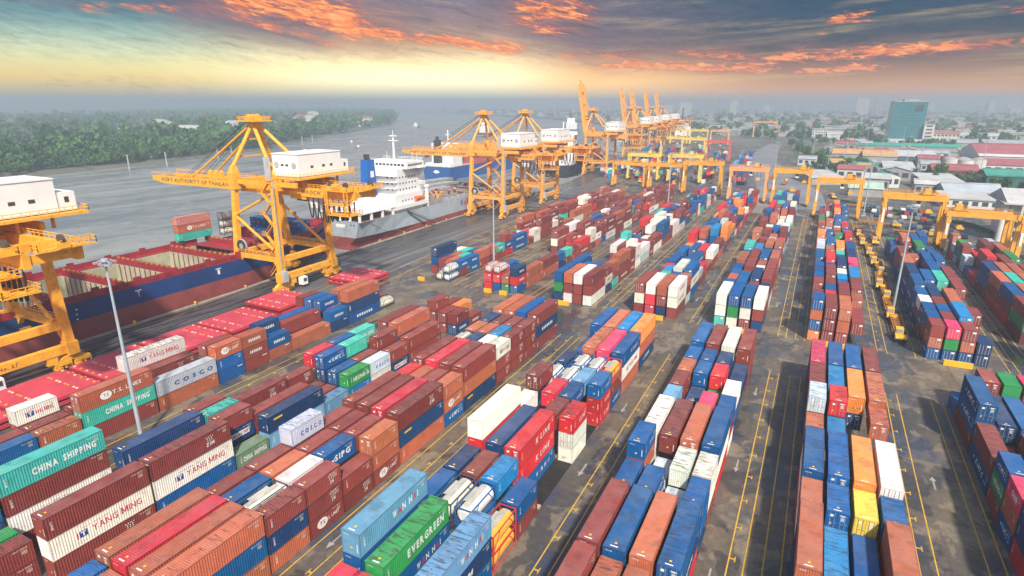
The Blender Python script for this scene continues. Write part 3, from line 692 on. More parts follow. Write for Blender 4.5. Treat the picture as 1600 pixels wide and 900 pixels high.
PALL = 'mmmmmmmZZssssrRbbbbMnNwwYctlkgop'
block('rear block by quay road', -99.5, 152, 1, 6.35, {
 0: "1:4mbn 3:2mw", 1: "1:2mm 2:2ms 3:2bt", 2: "0:2Q 1:2ms 2:2bt 3:2bb", 3: "0:2TT 1:2mM 2:2MM 3:4ms 5:2mH 6:2rMm 7:4MM 9:2m 10:2wY"}, fill=(11, 30, 'mmmmmZZssrYwwt'), door=0.3)
block('rear block with grey tanks', -74.8, 150.5, 1, 6.35, {
 0: "0:2rrB 2:2-b", 1: "0:2brB", 2: "0:2gs", 3: "0:2bKN 1:4ss 3:4sm 5:2nb 6:2mt 7:2mm"}, fill=(8, 33, 'mmmmmmZZZsrwYbt'), door=0.3)
block('rear block behind maroon stacks', -51.6, 149.8, 1, 6.35, {
 0: "0:4ngb 2:4bbb", 1: "0:4wms 2:2-mb", 2: "0:4mmw 2:2--b", 3: "0:4wmm 2:2nYm 3:2tms 4:4Zms 6:2ZZm 7:2wYw"}, fill=(8, 34, 'mmmmmZZwwYbbnrtk'), door=0.2)
block('rear block with cream ends', -28.3, 150, 1, 6.35, {
 0: "0:4mwm 2:2-mm", 1: "0:4RRw 2:2-bt 3:2--c", 2: "0:4nms 2:2--b 3:4--w", 3: "0:4mYY 2:2kms 3:4bYb"}, fill=(5, 34, 'mmmssrrbbMwcnko'), door=0.2)
block('rear centre block', -7.4, 149.5, 1, 6.35, {
 0: "0:4tww 2:2--b 3:2--s 4:2--b 5:2--b 6:4--s 8:2--b 9:4--t", 1: "0:4wgb 2:4--b 4:2--m 5:4-mm 7:4-mm 9:2--c 10:2--c", 2: "0:4mwb 2:2--m 3:4--n 5:2--w 6:2--s 7:4--b 9:2--n 10:4-ss",
 3: "0:4nmw 2:2mmn 3:4wmm 5:4smm 7:4mss 9:2bwb 10:4mms"}, fill=(12, 34, 'bbbmmmsswwkrtn'), door=0.2)
block('rear block behind blue stacks', 14.05, 150, 1, 6.35, {
 0: "0:2obsb 1:2-ss 2:2-mm 4:2-bm 5:2bmb 6:2-mb 7:2-mb 8:2mb 9:2-mb 10:2-rb 11:4-kk", 1: "0:4mmm 2:2-mr 3:2-mb 4:2-mm 5:4-mm 7:2-mb 8:4-rr 10:2mn 11:2-ms 12:4-mb",
 2: "0:4mss 2:4-mm 4:2-mb 5:2-bc 6:2-mw 7:4-nn 9:2-mb 10:2-bt 11:4-oo", 3: "0:4-m 2:2--s 3:4-mm 5:4-bc 7:4-mp 9:4-nn 11:4-bb"}, fill=(14, 29, 'bbbmmsrkwgo'), door=0.8)
block('rear block beside parked trucks', 37.83, 150, 1, 6.35, {
 0: "0:2Msm 1:2-mb 2:2mMM 3:2-mw 4:2MMb 5:4MMb 7:4MMn 9:4bMs", 1: "0:2bgp 1:2bmm 2:2-mb 3:2-mm 4:2-bn 5:2-mn 6:4bmb", 2: "0:2bsm 1:4-bc 3:4-ms 5:2-g 6:4-mt 8:4-bb 10:4--b",
 3: "0:2Nn 2:2-mm 5:4-mm 7:4-mm 9:2-n 10:4-mb"}, fill=(11, 18, 'bMMMbbnmmskg'), door=0.8)
block('rear block at right edge', 58.6, 150.5, 1, 6.35, {
 0: "0:4msm 3:4dgm 5:4rmb 7:4rms 9:4mbn", 1: "3:4mms 5:4mms 7:4mmt 9:4mms", 2: "5:4mmm 7:4mms 9:4mms", 3: "7:4mmm 9:4mmm"}, fill=(11, 19, 'mmsrdkgnbm'), door=0.6)

ITEMS = []
def plan():
    for bi, B in enumerate(BLOCKS):
        r = random.Random(100 + bi)
        hmap = {}; stacks = []
        rows = {k: v for k, v in B['rows'].items()}
        for ri in range(B['n']):
            txt = rows.get(ri, '')
            taken = set(); lst = []
            for tok in txt.split():
                k, rest = tok.split(':'); k = int(k); L = int(rest[0]); n = L // 2
                lst.append((k, n, rest[1:])); taken.update(range(k, k + n))
            if B['fill']:
                a, e, pal = B['fill']; k = a
                while k < e:
                    if k in taken: k += 1; continue
                    n = 2 if (r.random() < .5 and k + 1 < e) else 1
                    top = r.choices((1, 2, 3), (.12, .38, .50))[0]
                    if r.random() > .04: lst.append((k, n, ''.join(r.choice(pal) for _ in range(top))))
                    k += n
            for k, n, s in lst:
                H = HC if n == 2 else STD
                for q in range(n): hmap[(ri, k + q)] = H * len(s)
                stacks.append((ri, k, n, s, H))
        side = 1 if B['xr'] < 5 else -1                              # which long side the yard road (and the lens) sees
        order = {}
        for ri, k, n, s, H in stacks: order.setdefault(ri, []).append(k)
        for ri in order: order[ri].sort()
        for ri, k, n, s, H in stacks:
            x = B['xr'] - 1.22 - 2.93 * (B['n'] - 1 - ri)
            yb, yf = B['y0'] + B['s'] * B['p'] * k, B['y0'] + B['s'] * B['p'] * (k + n)
            near = min(yb, yf); L = 12.19 if n == 2 else 6.06
            y = (yb + yf) / 2
            nk = (k + n) if B['s'] < 0 else (k - 1)
            for t, ch in enumerate(s):
                if ch == '-': continue
                top = (t + 1) * H
                vis = t == len(s) - 1
                vis |= hmap.get((ri, nk), 0) < top - .5
                for q in range(n):
                    vis |= hmap.get((ri + side, k + q), 0) < top - .4
                    if t >= len(s) - 2: vis |= hmap.get((ri - side, k + q), 0) < top - 2.0
                if not vis: continue
                if y + L / 2 < 24: continue
                d = math.sqrt(x * x + y * y + (54 - t * H) ** 2)
                ITEMS.append(dict(x=x, y=y, z=t * H + 0.004 * t, L=L, H=H, ch=ch, d=d, b=bi, row=ri, k=k, idx=order[ri].index(k), tier=t, top=t == len(s) - 1,
                                  door=r.random() < B['door'], rn=r.random(), nrow=len(order[ri])))
plan()
ROWN = ['leftmost row', 'second row', 'third row', 'rightmost row']
def look(it): return f"{CN.get(BASE(it['ch']), '')} {'long' if it['L'] > 8 else 'short'} container"
def tierw(it): return 'topmost' if it['top'] and it['tier'] > 0 else ['ground tier', 'second tier', 'third tier', 'fourth tier'][it['tier']]
LET = dict(Y='red', Z='white', S='white', D='white', H='white', I='white', K='white', E='white', M='white', C='blue', V='white', W='white', G='white', J='white', U='red', N='white', O='white')
def make_labels(items):
    at = {}
    for it in ITEMS:
        for q in range(2 if it['L'] > 8 else 1): at[(it['b'], it['row'], it['k'] + q, it['tier'])] = it
    cands = []
    for it in items:
        ph = BLOCKS[it['b']]['phrase']; base_ = look(it)
        if it['ch'] in LET: base_ = base_.replace(' container', f" container with {LET[it['ch']]} lettering")
        nb = [at.get((it['b'], it['row'] + d, it['k'], it['tier'])) for d in (-1, 1)]
        nb = [CN.get(BASE(n['ch'])) if n and n['ch'] not in TANKP else None for n in nb]
        side = f"between {nb[0]} and {nb[1]} ones" if all(nb) and nb[0] != nb[1] else (f"beside {nb[0] or nb[1]} one" if any(nb) else '')
        c = [f"{base_}, {tierw(it)}, {side}, {ph}" if side else f"{base_}, {tierw(it)}, {ph}",
             f"{base_}, {tierw(it)}, {ROWN[it['row']]}, {ph}", f"{look(it)}, {tierw(it)}, {side}, {ROWN[it['row']]}, {ph}" if side else f"{look(it)}, {tierw(it)}, {ROWN[it['row']]}, {ph}",
             f"{look(it)}, {['ground tier', 'second tier', 'third tier', 'fourth tier'][it['tier']]}, {ROWN[it['row']]}, {ORD[it['idx']]} from aisle, {ph}"]
        cands.append([x for x in c if len(x.replace(',', '').split()) <= 16])
    from collections import Counter
    cnt = Counter(x for c in cands for x in set(c)); out = []
    for c in cands: out.append(next((x for x in c if cnt[x] == 1), c[-1]))
    return out
GROUPS = 'stacked shipping containers'
boxes = sorted([i for i in ITEMS if i['ch'] not in TANKP], key=lambda i: i['d'])
tanks = [i for i in ITEMS if i['ch'] in TANKP]
NEAR = 318
def inframe(i, m=40):
    p, yw = R(PITCH), R(YAW)
    fw = Vector((-math.sin(yw) * math.cos(p), math.cos(yw) * math.cos(p), -math.sin(p))); ri = Vector((math.cos(yw), math.sin(yw), 0)); up = ri.cross(fw)
    for dy in (-i['L'] / 2, i['L'] / 2):
        v = Vector((i['x'], i['y'] + dy, i['z'] + 2 - 54)); c = v.dot(fw)
        if c <= 1: continue
        px, py = 800 + 930 * v.dot(ri) / c, 450 - 930 * v.dot(up) / c
        if -m < px < 1600 + m and py < 900 + m: return True
    return False
boxes = [b for b in boxes if inframe(b)]
print('containers in view', len(boxes), 'tanks', len(tanks))
LAB = make_labels(boxes[:NEAR])
for it, lab_ in zip(boxes[:NEAR], LAB):
    r = random.Random(int(it['rn'] * 1e9))
    container(it['x'], it['y'], it['z'], it['L'], it['H'], it['ch'], it['door'], r, lab_, GROUPS)
for it in tanks:
    B = BLOCKS[it['b']]
    s = f"{TANKP[it['ch']][2].split(' in')[0]}, {['ground tier', 'second tier', 'third tier'][it['tier']]}, {ROWN[it['row']]}, {ORD[it['idx']]} from aisle, {B['phrase']}"
    tank(it['x'], it['y'], it['z'], it['ch'], s, 'tank containers')

# the farther stacks, past the ones one can single out
def far_boxes(name, items):
    V, F, C, M = [], [], [], []
    for it in items:
        r = random.Random(int(it['rn'] * 1e9)); c = jitter(RGB[BASE(it['ch'])], r, .18)
        x0, x1, y0, y1, z0, z1 = it['x'] - 1.22, it['x'] + 1.22, it['y'] - it['L'] / 2, it['y'] + it['L'] / 2, it['z'] + .06, it['z'] + it['H'] - .02
        k = len(V); V += [(x0, y0, z0), (x1, y0, z0), (x1, y1, z0), (x0, y1, z0), (x0, y0, z1), (x1, y0, z1), (x1, y1, z1), (x0, y1, z1)]
        F += [tuple(k + j for j in f) for f in ((4, 5, 6, 7), (0, 1, 5, 4), (1, 2, 6, 5), (2, 3, 7, 6), (3, 0, 4, 7))]; C += [c] * 5
        def q(pts, cc):
            k = len(V); V.extend(pts); F.append((k, k + 1, k + 2, k + 3)); C.append(cc)
        H = it['H']; e = .012; wc = (.75, .74, .70)
        ch = it['ch']; lc = {'Y': (.6, .04, .06), 'C': (.02, .06, .26)}.get(ch, wc)
        sx = 1 if it['x'] < 3 else -1; xx = it['x'] + sx * (1.22 + e)
        def qs(a, b, zb, zt, cc):
            p = [(xx, a, zb), (xx, b, zb), (xx, b, zt), (xx, a, zt)]
            q(p if sx > 0 else p[::-1], cc)
        if ch in LOGO:
            wl = .26 * it['L']; nl = 7
            for j in range(nl):
                a = it['y'] - wl + j * 2 * wl / nl; qs(a, a + 1.2 * wl / nl, z0 + H * .36, z0 + H * .60, lc)
        else:
            qs(y1 - 1.7, y1 - .5, z1 - .45, z1 - .28, wc)
            if r.random() < .5: qs(y0 + .5, y0 + .72, z0 + .7, z0 + 1.9, wc)
        if it['door']:
            for j in range(4):
                xa = x0 + .35 + j * .55; q([(xa, y0 - e, z0 + .15), (xa + .07, y0 - e, z0 + .15), (xa + .07, y0 - e, z1 - .15), (xa, y0 - e, z1 - .15)], (.45, .40, .38))
            q([(x1 - .9, y0 - e * 2, z1 - .7), (x1 - .3, y0 - e * 2, z1 - .7), (x1 - .3, y0 - e * 2, z1 - .3), (x1 - .9, y0 - e * 2, z1 - .3)], wc)
        q([(x0, y0 - e, z1 - .1), (x1, y0 - e, z1 - .1), (x1, y0 - e, z1), (x0, y0 - e, z1)], tuple(v * .6 for v in c))
    me = bpy.data.meshes.new(name); me.from_pydata(V, [], F)
    ca = me.color_attributes.new('paint', 'FLOAT_COLOR', 'CORNER')
    arr = np.empty((len(me.loops), 4), np.float32); i = 0
    for p, c in zip(me.polygons, C):
        for _ in p.vertices: arr[i] = (*c, 1); i += 1
    ca.data.foreach_set('color', arr.ravel())
    m = bpy.data.materials.new('far_container_paint'); m.use_nodes = True; t = NT(m.node_tree); t.n.clear()
    at = t.new('ShaderNodeVertexColor', layer_name='paint'); tc = t.new('ShaderNodeTexCoord')
    n = t.noise(tc.outputs['Object'], .4, 4, .6)
    c = t.mix(1.0, at.outputs[0], t.ramp(n, [(.25, (.75, .75, .75)), (.5, (1, 1, 1)), (.75, (1.2, 1.15, 1.1))]), 'MULTIPLY')
    w = t.new('ShaderNodeTexWave', wave_type='BANDS', bands_direction='Y'); w.inputs['Scale'].default_value = 1.05; t.l.new(tc.outputs['Object'], w.inputs['Vector'])
    bn = t.new('ShaderNodeBump'); bn.inputs['Strength'].default_value = .5; bn.inputs['Distance'].default_value = .05; t.l.new(w.outputs[1], bn.inputs['Height'])
    b = t.new('ShaderNodeBsdfPrincipled'); t.l.new(c, b.inputs['Base Color']); b.inputs['Roughness'].default_value = .6; t.l.new(bn.outputs[0], b.inputs['Normal'])
    o = t.new('ShaderNodeOutputMaterial'); t.l.new(b.outputs[0], o.inputs[0])
    me.materials.append(m); me.update()
    ob = bpy.data.objects.new(name, me); col.objects.link(ob)
    tag(ob, 'mass of mixed coloured containers stacked in the farther half of the yard', 'containers', kind='stuff')
    return ob
EXTRA = []
# the third line of blocks, beyond the gantry cranes
r3 = random.Random(55)
for bx in (-150, -126, -102, -78, -54):
    for ri in range(4):
        k = 0
        while k < 38:
            n = 2 if r3.random() < .5 else 1; L = 12.19 if n == 2 else 6.06; H = HC if n == 2 else STD
            yy = 440 + 6.35 * (k + n / 2)
            xq = bx + ri * 2.93 - max(0, yy - 450) * .085
            if r3.random() < .86 and (yy < 560 or yy > 590):
                top = r3.choices((1, 2, 3, 4), (.2, .35, .35, .10))[0]
                for t_ in range(max(0, top - 2), top):
                    EXTRA.append(dict(x=xq, y=yy, z=t_ * H, L=L, H=H, ch=r3.choice('mmmmsrbbbMnwYctl'), door=r3.random() < .4, rn=r3.random()))
            k += n
far_boxes('far_containers', boxes[NEAR:] + EXTRA)
# ------------------------------------------------------------------ quay cranes
def crane_mats(k):
    base = [(.86, .40, .032), (.84, .38, .07)][k]
    return dict(y=mat('crane_yellow%d' % k, base, .5, var=.16, dirt=.55, dirtc=(.28, .10, .03), scale=.7), d=mat('crane_machinery_dark', (.07, .06, .05), .6, var=.3, dirt=.4),
                w=mat('crane_house_white', (.80, .80, .77), .5, var=.05, dirt=.12, dirtc=(.4, .36, .3), scale=.3), k=mat('cable_black', (.02, .02, .02), .6), g=mat('galvanised_grey', (.40, .42, .43), .5, var=.2))
def sts(yc, xw, label, num=None, up=False, k=0, detail=True, hb=10.6, span=18.4, title=None, group='quay cranes'):
    M = crane_mats(k); Y_, D_, W_, K_, G_ = M['y'], M['d'], M['w'], M['k'], M['g']
    root = empty('quay_crane', (xw, yc, 0)); tag(root, label, 'crane', group)
    zt, zp, zs = 31.0, 10.0, 4.6                                     # girder, portal beam, sill
    A = (0, span)
    for x in A:
        for s in (-1, 1):
            lean = 2.8 if x == 0 else 1.0
            b = MB(); b.taper((x, s * hb, 3.2), (x, s * (hb - lean), zt + (1.5 if x == 0 else 0)), 1.9, 1.7, 1.35, 1.5)
            b.box(x - 1.25, x + 1.25, s * hb - 1.1, s * hb + 1.1, 3.2, 6.0)
            if x == 0:
                b.box(x - 1.3, x + 1.3, s * (hb - lean) - 1.3, s * (hb - lean) + 1.3, zt - 1.6, zt + 3.2)
                b.taper((x, s * (hb - lean), zt + 3.2), (x + .2, s * (hb - lean - .2), zt + 5.6), 2.4, 2.4, 1.0, 1.0)
            b.build('leg', Y_, root)
        b = MB(); b.box(x - .75, x + .75, -hb - .8, hb + .8, zs - .9, zs + .9)
        for s in (-1, 1): b.box(x - .6, x + .6, s * (hb - 5), s * (hb - 3), 2.0, zs - .9)
        if num and x > 0:
            b.text(num, (x + .77, -1, zs), (0, 1, 0), (0, 0, 1), .75, None, 1, .03)
        if num and x == 0:
            b.text('SAFETY FIRST', (x + .77, 0, zs), (0, 1, 0), (0, 0, 1), .7, None, 1, .03)
        b.build('sill_beam', [Y_, D_], root)
        for s in (-1, 1):                                            # wheel trucks
            b = MB()
            for j in range(4):
                c = s * (hb - .3) + (j - 1.5) * 1.9
                b.box(x - .55, x + .55, c - .75, c + .75, .55, 1.25, 0)
                for q in (-.42, .42): b.tube((x - .3, c + q, .42), (x + .3, c + q, .42), .40, 12, m=1)
                b.box(x + .5, x + .95, c - .35, c + .25, .5, 1.1, 1 if j % 2 else 0); b.box(x - .95, x - .5, c - .35, c + .25, .5, 1.1, 0)
            for j in (-1, 1): b.box(x - .7, x + .7, s * (hb - .3) + j * 1.9 - 1.6, s * (hb - .3) + j * 1.9 + 1.6, 1.27, 2.0, 0)
            b.prism([(s * (hb - .3) - 3, 2.02), (s * (hb - .3) + 3, 2.02), (s * (hb - .3) + 1.2, 3.2), (s * (hb - .3) - 1.2, 3.2)], x - .6, x + .6, 0, 'x')
            b.build('wheel_truck', [Y_, D_], root)
    for s in (-1, 1):                                                # portal beams across the quay, with braces in the same plane
        b = MB(); ly = s * (hb - .55)
        b.beam((.9, ly, zp - .2), (span - .9, ly, zp - .2), 1.1, 1.5)
        b.prism([(.8, zp - .9), (3.0, zp - .9), (.8, zp - 3.2)], ly - .5, ly + .5); b.prism([(span - .8, zp - 3.2), (span - 3.0, zp - .9), (span - .8, zp - .9)], ly - .5, ly + .5)
        b.rail([(.9, ly - .5, zp + .6), (span - .9, ly - .5, zp + .6)]); b.rail([(.9, ly + .5, zp + .6), (span - .9, ly + .5, zp + .6)])
        b.build('portal_beam', Y_, root)
        b = MB(); l2 = s * (hb - 1.7)
        if s < 0:
            b.tube((.6, l2, 22), (span - .5, l2 + .8, zt - 1), .42, 8); b.tube((.6, l2, 21), (span - .6, l2 - .6, zp + .8), .42, 8)
        else:
            b.tube((.6, l2, 22.5), (span - .6, l2, zp + .9), .42, 8)
        b.build('diagonal_brace', Y_, root)
        b = MB(); b.beam((-.2, s * 7.8 - s * .4, zt + .8), (span + 7, s * 7.6, zt + .8), .8, 1.4)
        if s < 0: b.rail([(-.2, s * 8, zt + 1.5), (span + 6, s * 8, zt + 1.5)])
        b.build('upper_tie_beam', Y_, root)
    for bx in ((-.9, .9, -7.6, 7.6, zt - 1.0, zt + 1.2), (span - .8, span + .8, -9.2, 9.2, zt - 1.0, zt + .8), (span - .7, span + .7, -hb + .6, hb - .6, zp - .9, zp + .7), (-.7, .7, -hb + .6, hb - .6, zp - .9, zp + .7)):
        b = MB(); b.box(*bx); b.build('cross_beam', Y_, root)
    # girder behind the waterside legs and the boom beyond them
    b = MB()
    for s in (-1, 1): b.box(-1.5, 43.5, s * 4.0 - .55, s * 4.0 + .55, 28.3, 30.9)
    for x in (8, 20, 32, 42.9): b.box(x - .4, x + .4, -3.45, 3.45, 28.8, 30.4)
    if title: b.text('DHI-DCW', (27.5, -4.57, 29.7), (1, 0, 0), (0, 0, 1), 1.1, None, 1, .02)
    b.rail([(2, -4.5, 30.9), (43.5, -4.5, 30.9)]); b.rail([(2, 4.5, 30.9), (43.5, 4.5, 30.9)])
    b.build('girder', [Y_, D_], root)
    L = 43.0 if not up else 39.0
    bo = empty('boom', (-1.6, 0, 30.2)); bo.parent = root
    b = MB()
    for s in (-1, 1): b.prism([(0, -1.7), (-L + 6, -1.7), (-L, -.7), (-L, .7), (0, .9)], s * 4.0 - .5, s * 4.0 + .5)
    for x in range(-6, -42, -9): b.box(x - .35, x + .35, -3.5, 3.5, -1.0, .5)
    b.box(-L - 3.2, -L, -1.2, 1.2, -.6, .2)
    if title: b.text(title, (-21, -4.52, -.35), (1, 0, 0), (0, 0, 1), 1.25, 34, 1, .02)
    b.rail([(-L, -4.5, .95), (-1, -4.5, .95)]); b.rail([(-L, 4.5, .95), (-1, 4.5, .95)])
    for x in (-10.5, -13, -15.5): b.prism([(x - 1, .9), (x + 1, .9), (x + .6, 3.2), (x - .2, 3.6)], -3.2, -2.2)
    bm = b.build('boom_girder', [Y_, D_], bo)
    if up: bo.rotation_euler = (0, R(80), 0)
    ap = Vector((2.4, 0, 48.2))
    b = MB()                                                         # A-frame
    for s in (-1, 1):
        b.tube((.2, s * 7.5, zt + 5.3), ap + Vector((0, s * .9, 0)), .62, 10, .5)
        b.tube((span - 1, s * 7.5, zt + 1), ap + Vector((.4, s * .9, 0)), .55, 10)
    b.beam((.6, -5.2, 38.8), (.6, 5.2, 38.8), .4); b.beam((1.6, -2.6, 43.8), (1.6, 2.6, 43.8), .4)
    b.box(ap.x - 1.1, ap.x + 1.1, -1.6, 1.6, 47.2, 48.8)
    b.build('a_frame', Y_, root)
    b = MB(); b.box(ap.x - 3.6, ap.x + 3.8, -3.4, 3.4, 48.9, 49.25); b.rail([(ap.x - 3.6, -3.4, 49.25), (ap.x + 3.8, -3.4, 49.25), (ap.x + 3.8, 3.4, 49.25), (ap.x - 3.6, 3.4, 49.25), (ap.x - 3.6, -3.4, 49.25)], 1.1, 1.2, .06)
    for q in (-1.6, 0, 1.6): b.tube((ap.x - .3, q - .3, 50.1), (ap.x - .3, q + .3, 50.1), .95, 12)
    b.box(ap.x - 1.2, ap.x + .8, -2.3, 2.3, 49.25, 50.0)
    b.build('apex_platform', Y_, root)
    b = MB()                                                         # stays and ropes
    if not up:
        for s in (-1, 1):
            b.tube(ap + Vector((-1, s * 1.8, -1)), (-24.5, s * 4.0, 31.2), .34, 8, m=0)
            b.beam(ap + Vector((-1.6, s * .7, 1)), (-29, s * 3.6, 31.2), .09, m=1); b.beam(ap + Vector((-1.6, s * 1.3, 1)), (-27, s * 3.8, 31.2), .09, m=1)
    else:
        for s in (-1, 1): b.tube(ap + Vector((-1, s * 1.8, -1)), (-5.6, s * 4.0, 54), .30, 8, m=0)
    b.build('boom_stay', [Y_, K_], root)
    # machinery house
    b = MB(); x0, x1 = 15.2, 25.2
    b.prism([(-6.2, 34.0), (11.0, 34.0), (11.0, 40.2), (-6.2, 40.2)], x0, x1, 0, 'x')
    b.box(x0 - .15, x1 + .15, -6.35, 11.15, 40.2, 40.45, 0)
    b.box(x0 + 3, x1 - .2, 11.0, 14.4, 34.0, 37.6, 0)
    for x in (17, 21, 23): b.tube((x, 3 + x % 3, 40.4), (x, 3 + x % 3, 40.7), .7, 10, m=0)
    b.build('machinery_house', W_, root)
    for x in (16.8, 23.6):
        b = MB(); b.tube((x, -6.24, 37.2), (x, -6.36, 37.2), .85, 16); b.build('vent_fan', G_, root)
    for bx in [(x - .5, x + .5, -6.26, -6.20, 36.9, 37.5) for x in (19.0, 20.8)] + [(x1 - .02, x1 + .04, y - .55, y + .55, 36.2, 36.9) for y in (-1, 3.6, 6.8)] + [(x1 - .24, x1 - .16, 12.4, 13.2, 35.6, 36.7)]:
        b = MB(); b.box(*bx); b.build('window', D_, root)
    b = MB(); b.box(x0 - 1.2, x1 + 1.8, -7.6, 15.4, 33.3, 33.8)
    b.rail([(x0 - 1.2, -7.6, 33.8), (x1 + 1.8, -7.6, 33.8), (x1 + 1.8, 15.4, 33.8), (x0 - 1.2, 15.4, 33.8)], 1.15, 1.4, .05)
    for x in (x0 + 1, x1 - 1):
        for y in (-4, 4, 10): b.beam((x, y, 30.9), (x, y, 33.3), .5)
    b.build('house_platform', Y_, root)
    # trolley, driver's cab, festoon
    b = MB(); b.box(19, 25, -4.4, 4.4, 27.4, 28.2, 0); b.box(20, 24, -3, 3, 26.7, 27.4, 1); b.build('trolley', [Y_, D_], root)
    b = MB(); b.prism([(25.2, 25.0), (28.6, 25.0), (28.6, 27.9), (24.8, 27.9)], -3.3, -.8); b.build('driver_cab', W_, root)
    b = MB()
    for j in range(9):
        x = 26.5 + j * 1.9; z0, dp = 28.2, 6.6 - .3 * abs(j - 3)
        pts = [(x + 1.9 * q / 8, -4.9, z0 - dp * math.sin(math.pi * q / 8) ** .6) for q in range(9)]
        b.path(pts, .19, 5)
    b.build('festoon_cable', K_, root)
    # tail platforms
    b = MB()
    for zz, xa, xb, ya, yb in ((30.95, 34, 43.4, -7.5, -4.7), (27.2, 35.5, 43, -8.2, -4.7), (24.6, 37, 45, -9.0, -3.5), (30.95, 43.7, 45.4, -3, 6)):
        b.box(xa, xb, ya, yb, zz, zz + .18, 0); b.rail([(xa, ya, zz + .18), (xb, ya, zz + .18), (xb, yb, zz + .18), (xa, yb, zz + .18), (xa, ya, zz + .18)], 1.2, 1.1, .055, 0)
    for x, y in ((36, -8), (42.8, -8), (37.5, -8.8), (44.7, -8.8)): b.beam((x, y, 24.6), (x, y, 31), .22, m=0)
    for x, y in ((36, -5.4), (41.5, -5.6), (44.6, 1)): b.tube((x, y - .25, 32.4), (x, y + .25, 32.4), .95, 14, m=1); b.box(x - 1, x + 1, y - .8, y + .8, 31.1, 32.0, 0)
    b.box(37.8, 39.8, -7.2, -5.8, 31.15, 32.9, 0)
    b.build('tail_platform', [Y_, D_], root)
    # stairs and lift on the landside leg, cable reel on the waterside leg
    b = MB(); z = 4.5; s = 1; x0 = span - 4.6
    while z < 30:
        b.beam((x0 if s > 0 else x0 + 3, -hb + .6, z), (x0 + 3 if s > 0 else x0, -hb + .6, z + 3.1), .9, .22, 0)
        b.box(x0 + (2.9 if s > 0 else -1.2), x0 + (4.1 if s > 0 else .1), -hb + .0, -hb + 1.4, z + 3.0, z + 3.15, 0)
        b.rail([(x0 + (2.9 if s > 0 else -1.2), -hb, z + 3.15), (x0 + (4.1 if s > 0 else .1), -hb, z + 3.15)], 1.1, .9, .05, 0)
        b.beam((x0 if s > 0 else x0 + 3, -hb + .1, z + 1.1), (x0 + 3 if s > 0 else x0, -hb + .1, z + 4.2), .09, m=0)
        s = -s; z += 3.1
    b.box(span + 1.1, span + 1.3, -hb - .6, -hb - .3, 5, 33, 1); b.box(span + .95, span + 2.2, -hb - .9, -hb + .7, 3.6, 6.8, 1)
    b.box(span - 3.6, span - 2.4, -hb + 1.5, -hb + 2.7, 33, 39.5, 1)
    b.build('stair_tower', [Y_, G_], root)
    b = MB(); b.tube((2.6, -hb + .1, 12.6), (2.6, -hb + .5, 12.6), 2.1, 24, m=0); b.tube((2.6, -hb + .0, 12.6), (2.6, -hb + .6, 12.6), .8, 16, m=1); b.tube((2.6, -hb + .02, 12.6), (2.6, -hb + .6, 12.6), 1.9, 24, m=2)
    b.build('cable_reel', [G_, G_, D_], root)
    if num:
        b = MB(); b.box(span + .3, span + 2.1, -4.6, -2.6, 1.0, 3.4, 0); b.box(span + 2.08, span + 2.16, -4.2, -3.0, 2.0, 3.0, 1); b.build('electrical_cabinet', [W_, D_], root)
    return root
sts(51.4, -155.4, 'yellow quay crane with white house cut by the left picture edge', num='No. 27', title='PORT AUTHORITY OF THAILAND')
sts(131.0, -156.4, 'yellow quay crane with lowered boom standing over the blue and red ship', num='No. 28', title='PORT AUTHORITY OF THAILAND')
sts(266.0, -153.2, 'orange quay crane with lowered boom beside the grey ship, nearer of two', k=1, title='PORT AUTHORITY OF THAILAND')
sts(316.0, -154.6, 'orange quay crane with lowered boom beside the grey ship, farther of two', k=1)
sts(464, -166.5, 'orange quay crane with raised boom beside the dark hulled ship', up=True, k=1)
sts(640, -187.5, 'hazy orange quay crane with raised boom, second of the far raised ones', up=True, k=1)
sts(690, -191.5, 'hazy orange quay crane with raised boom, third of the far raised ones', up=True, k=1)
sts(800, -205, 'hazy orange quay crane with raised boom, fourth of the far raised ones', up=True, k=1)
sts(880, -211, 'hazy orange quay crane with raised boom, farthest along the quay', up=True, k=1)

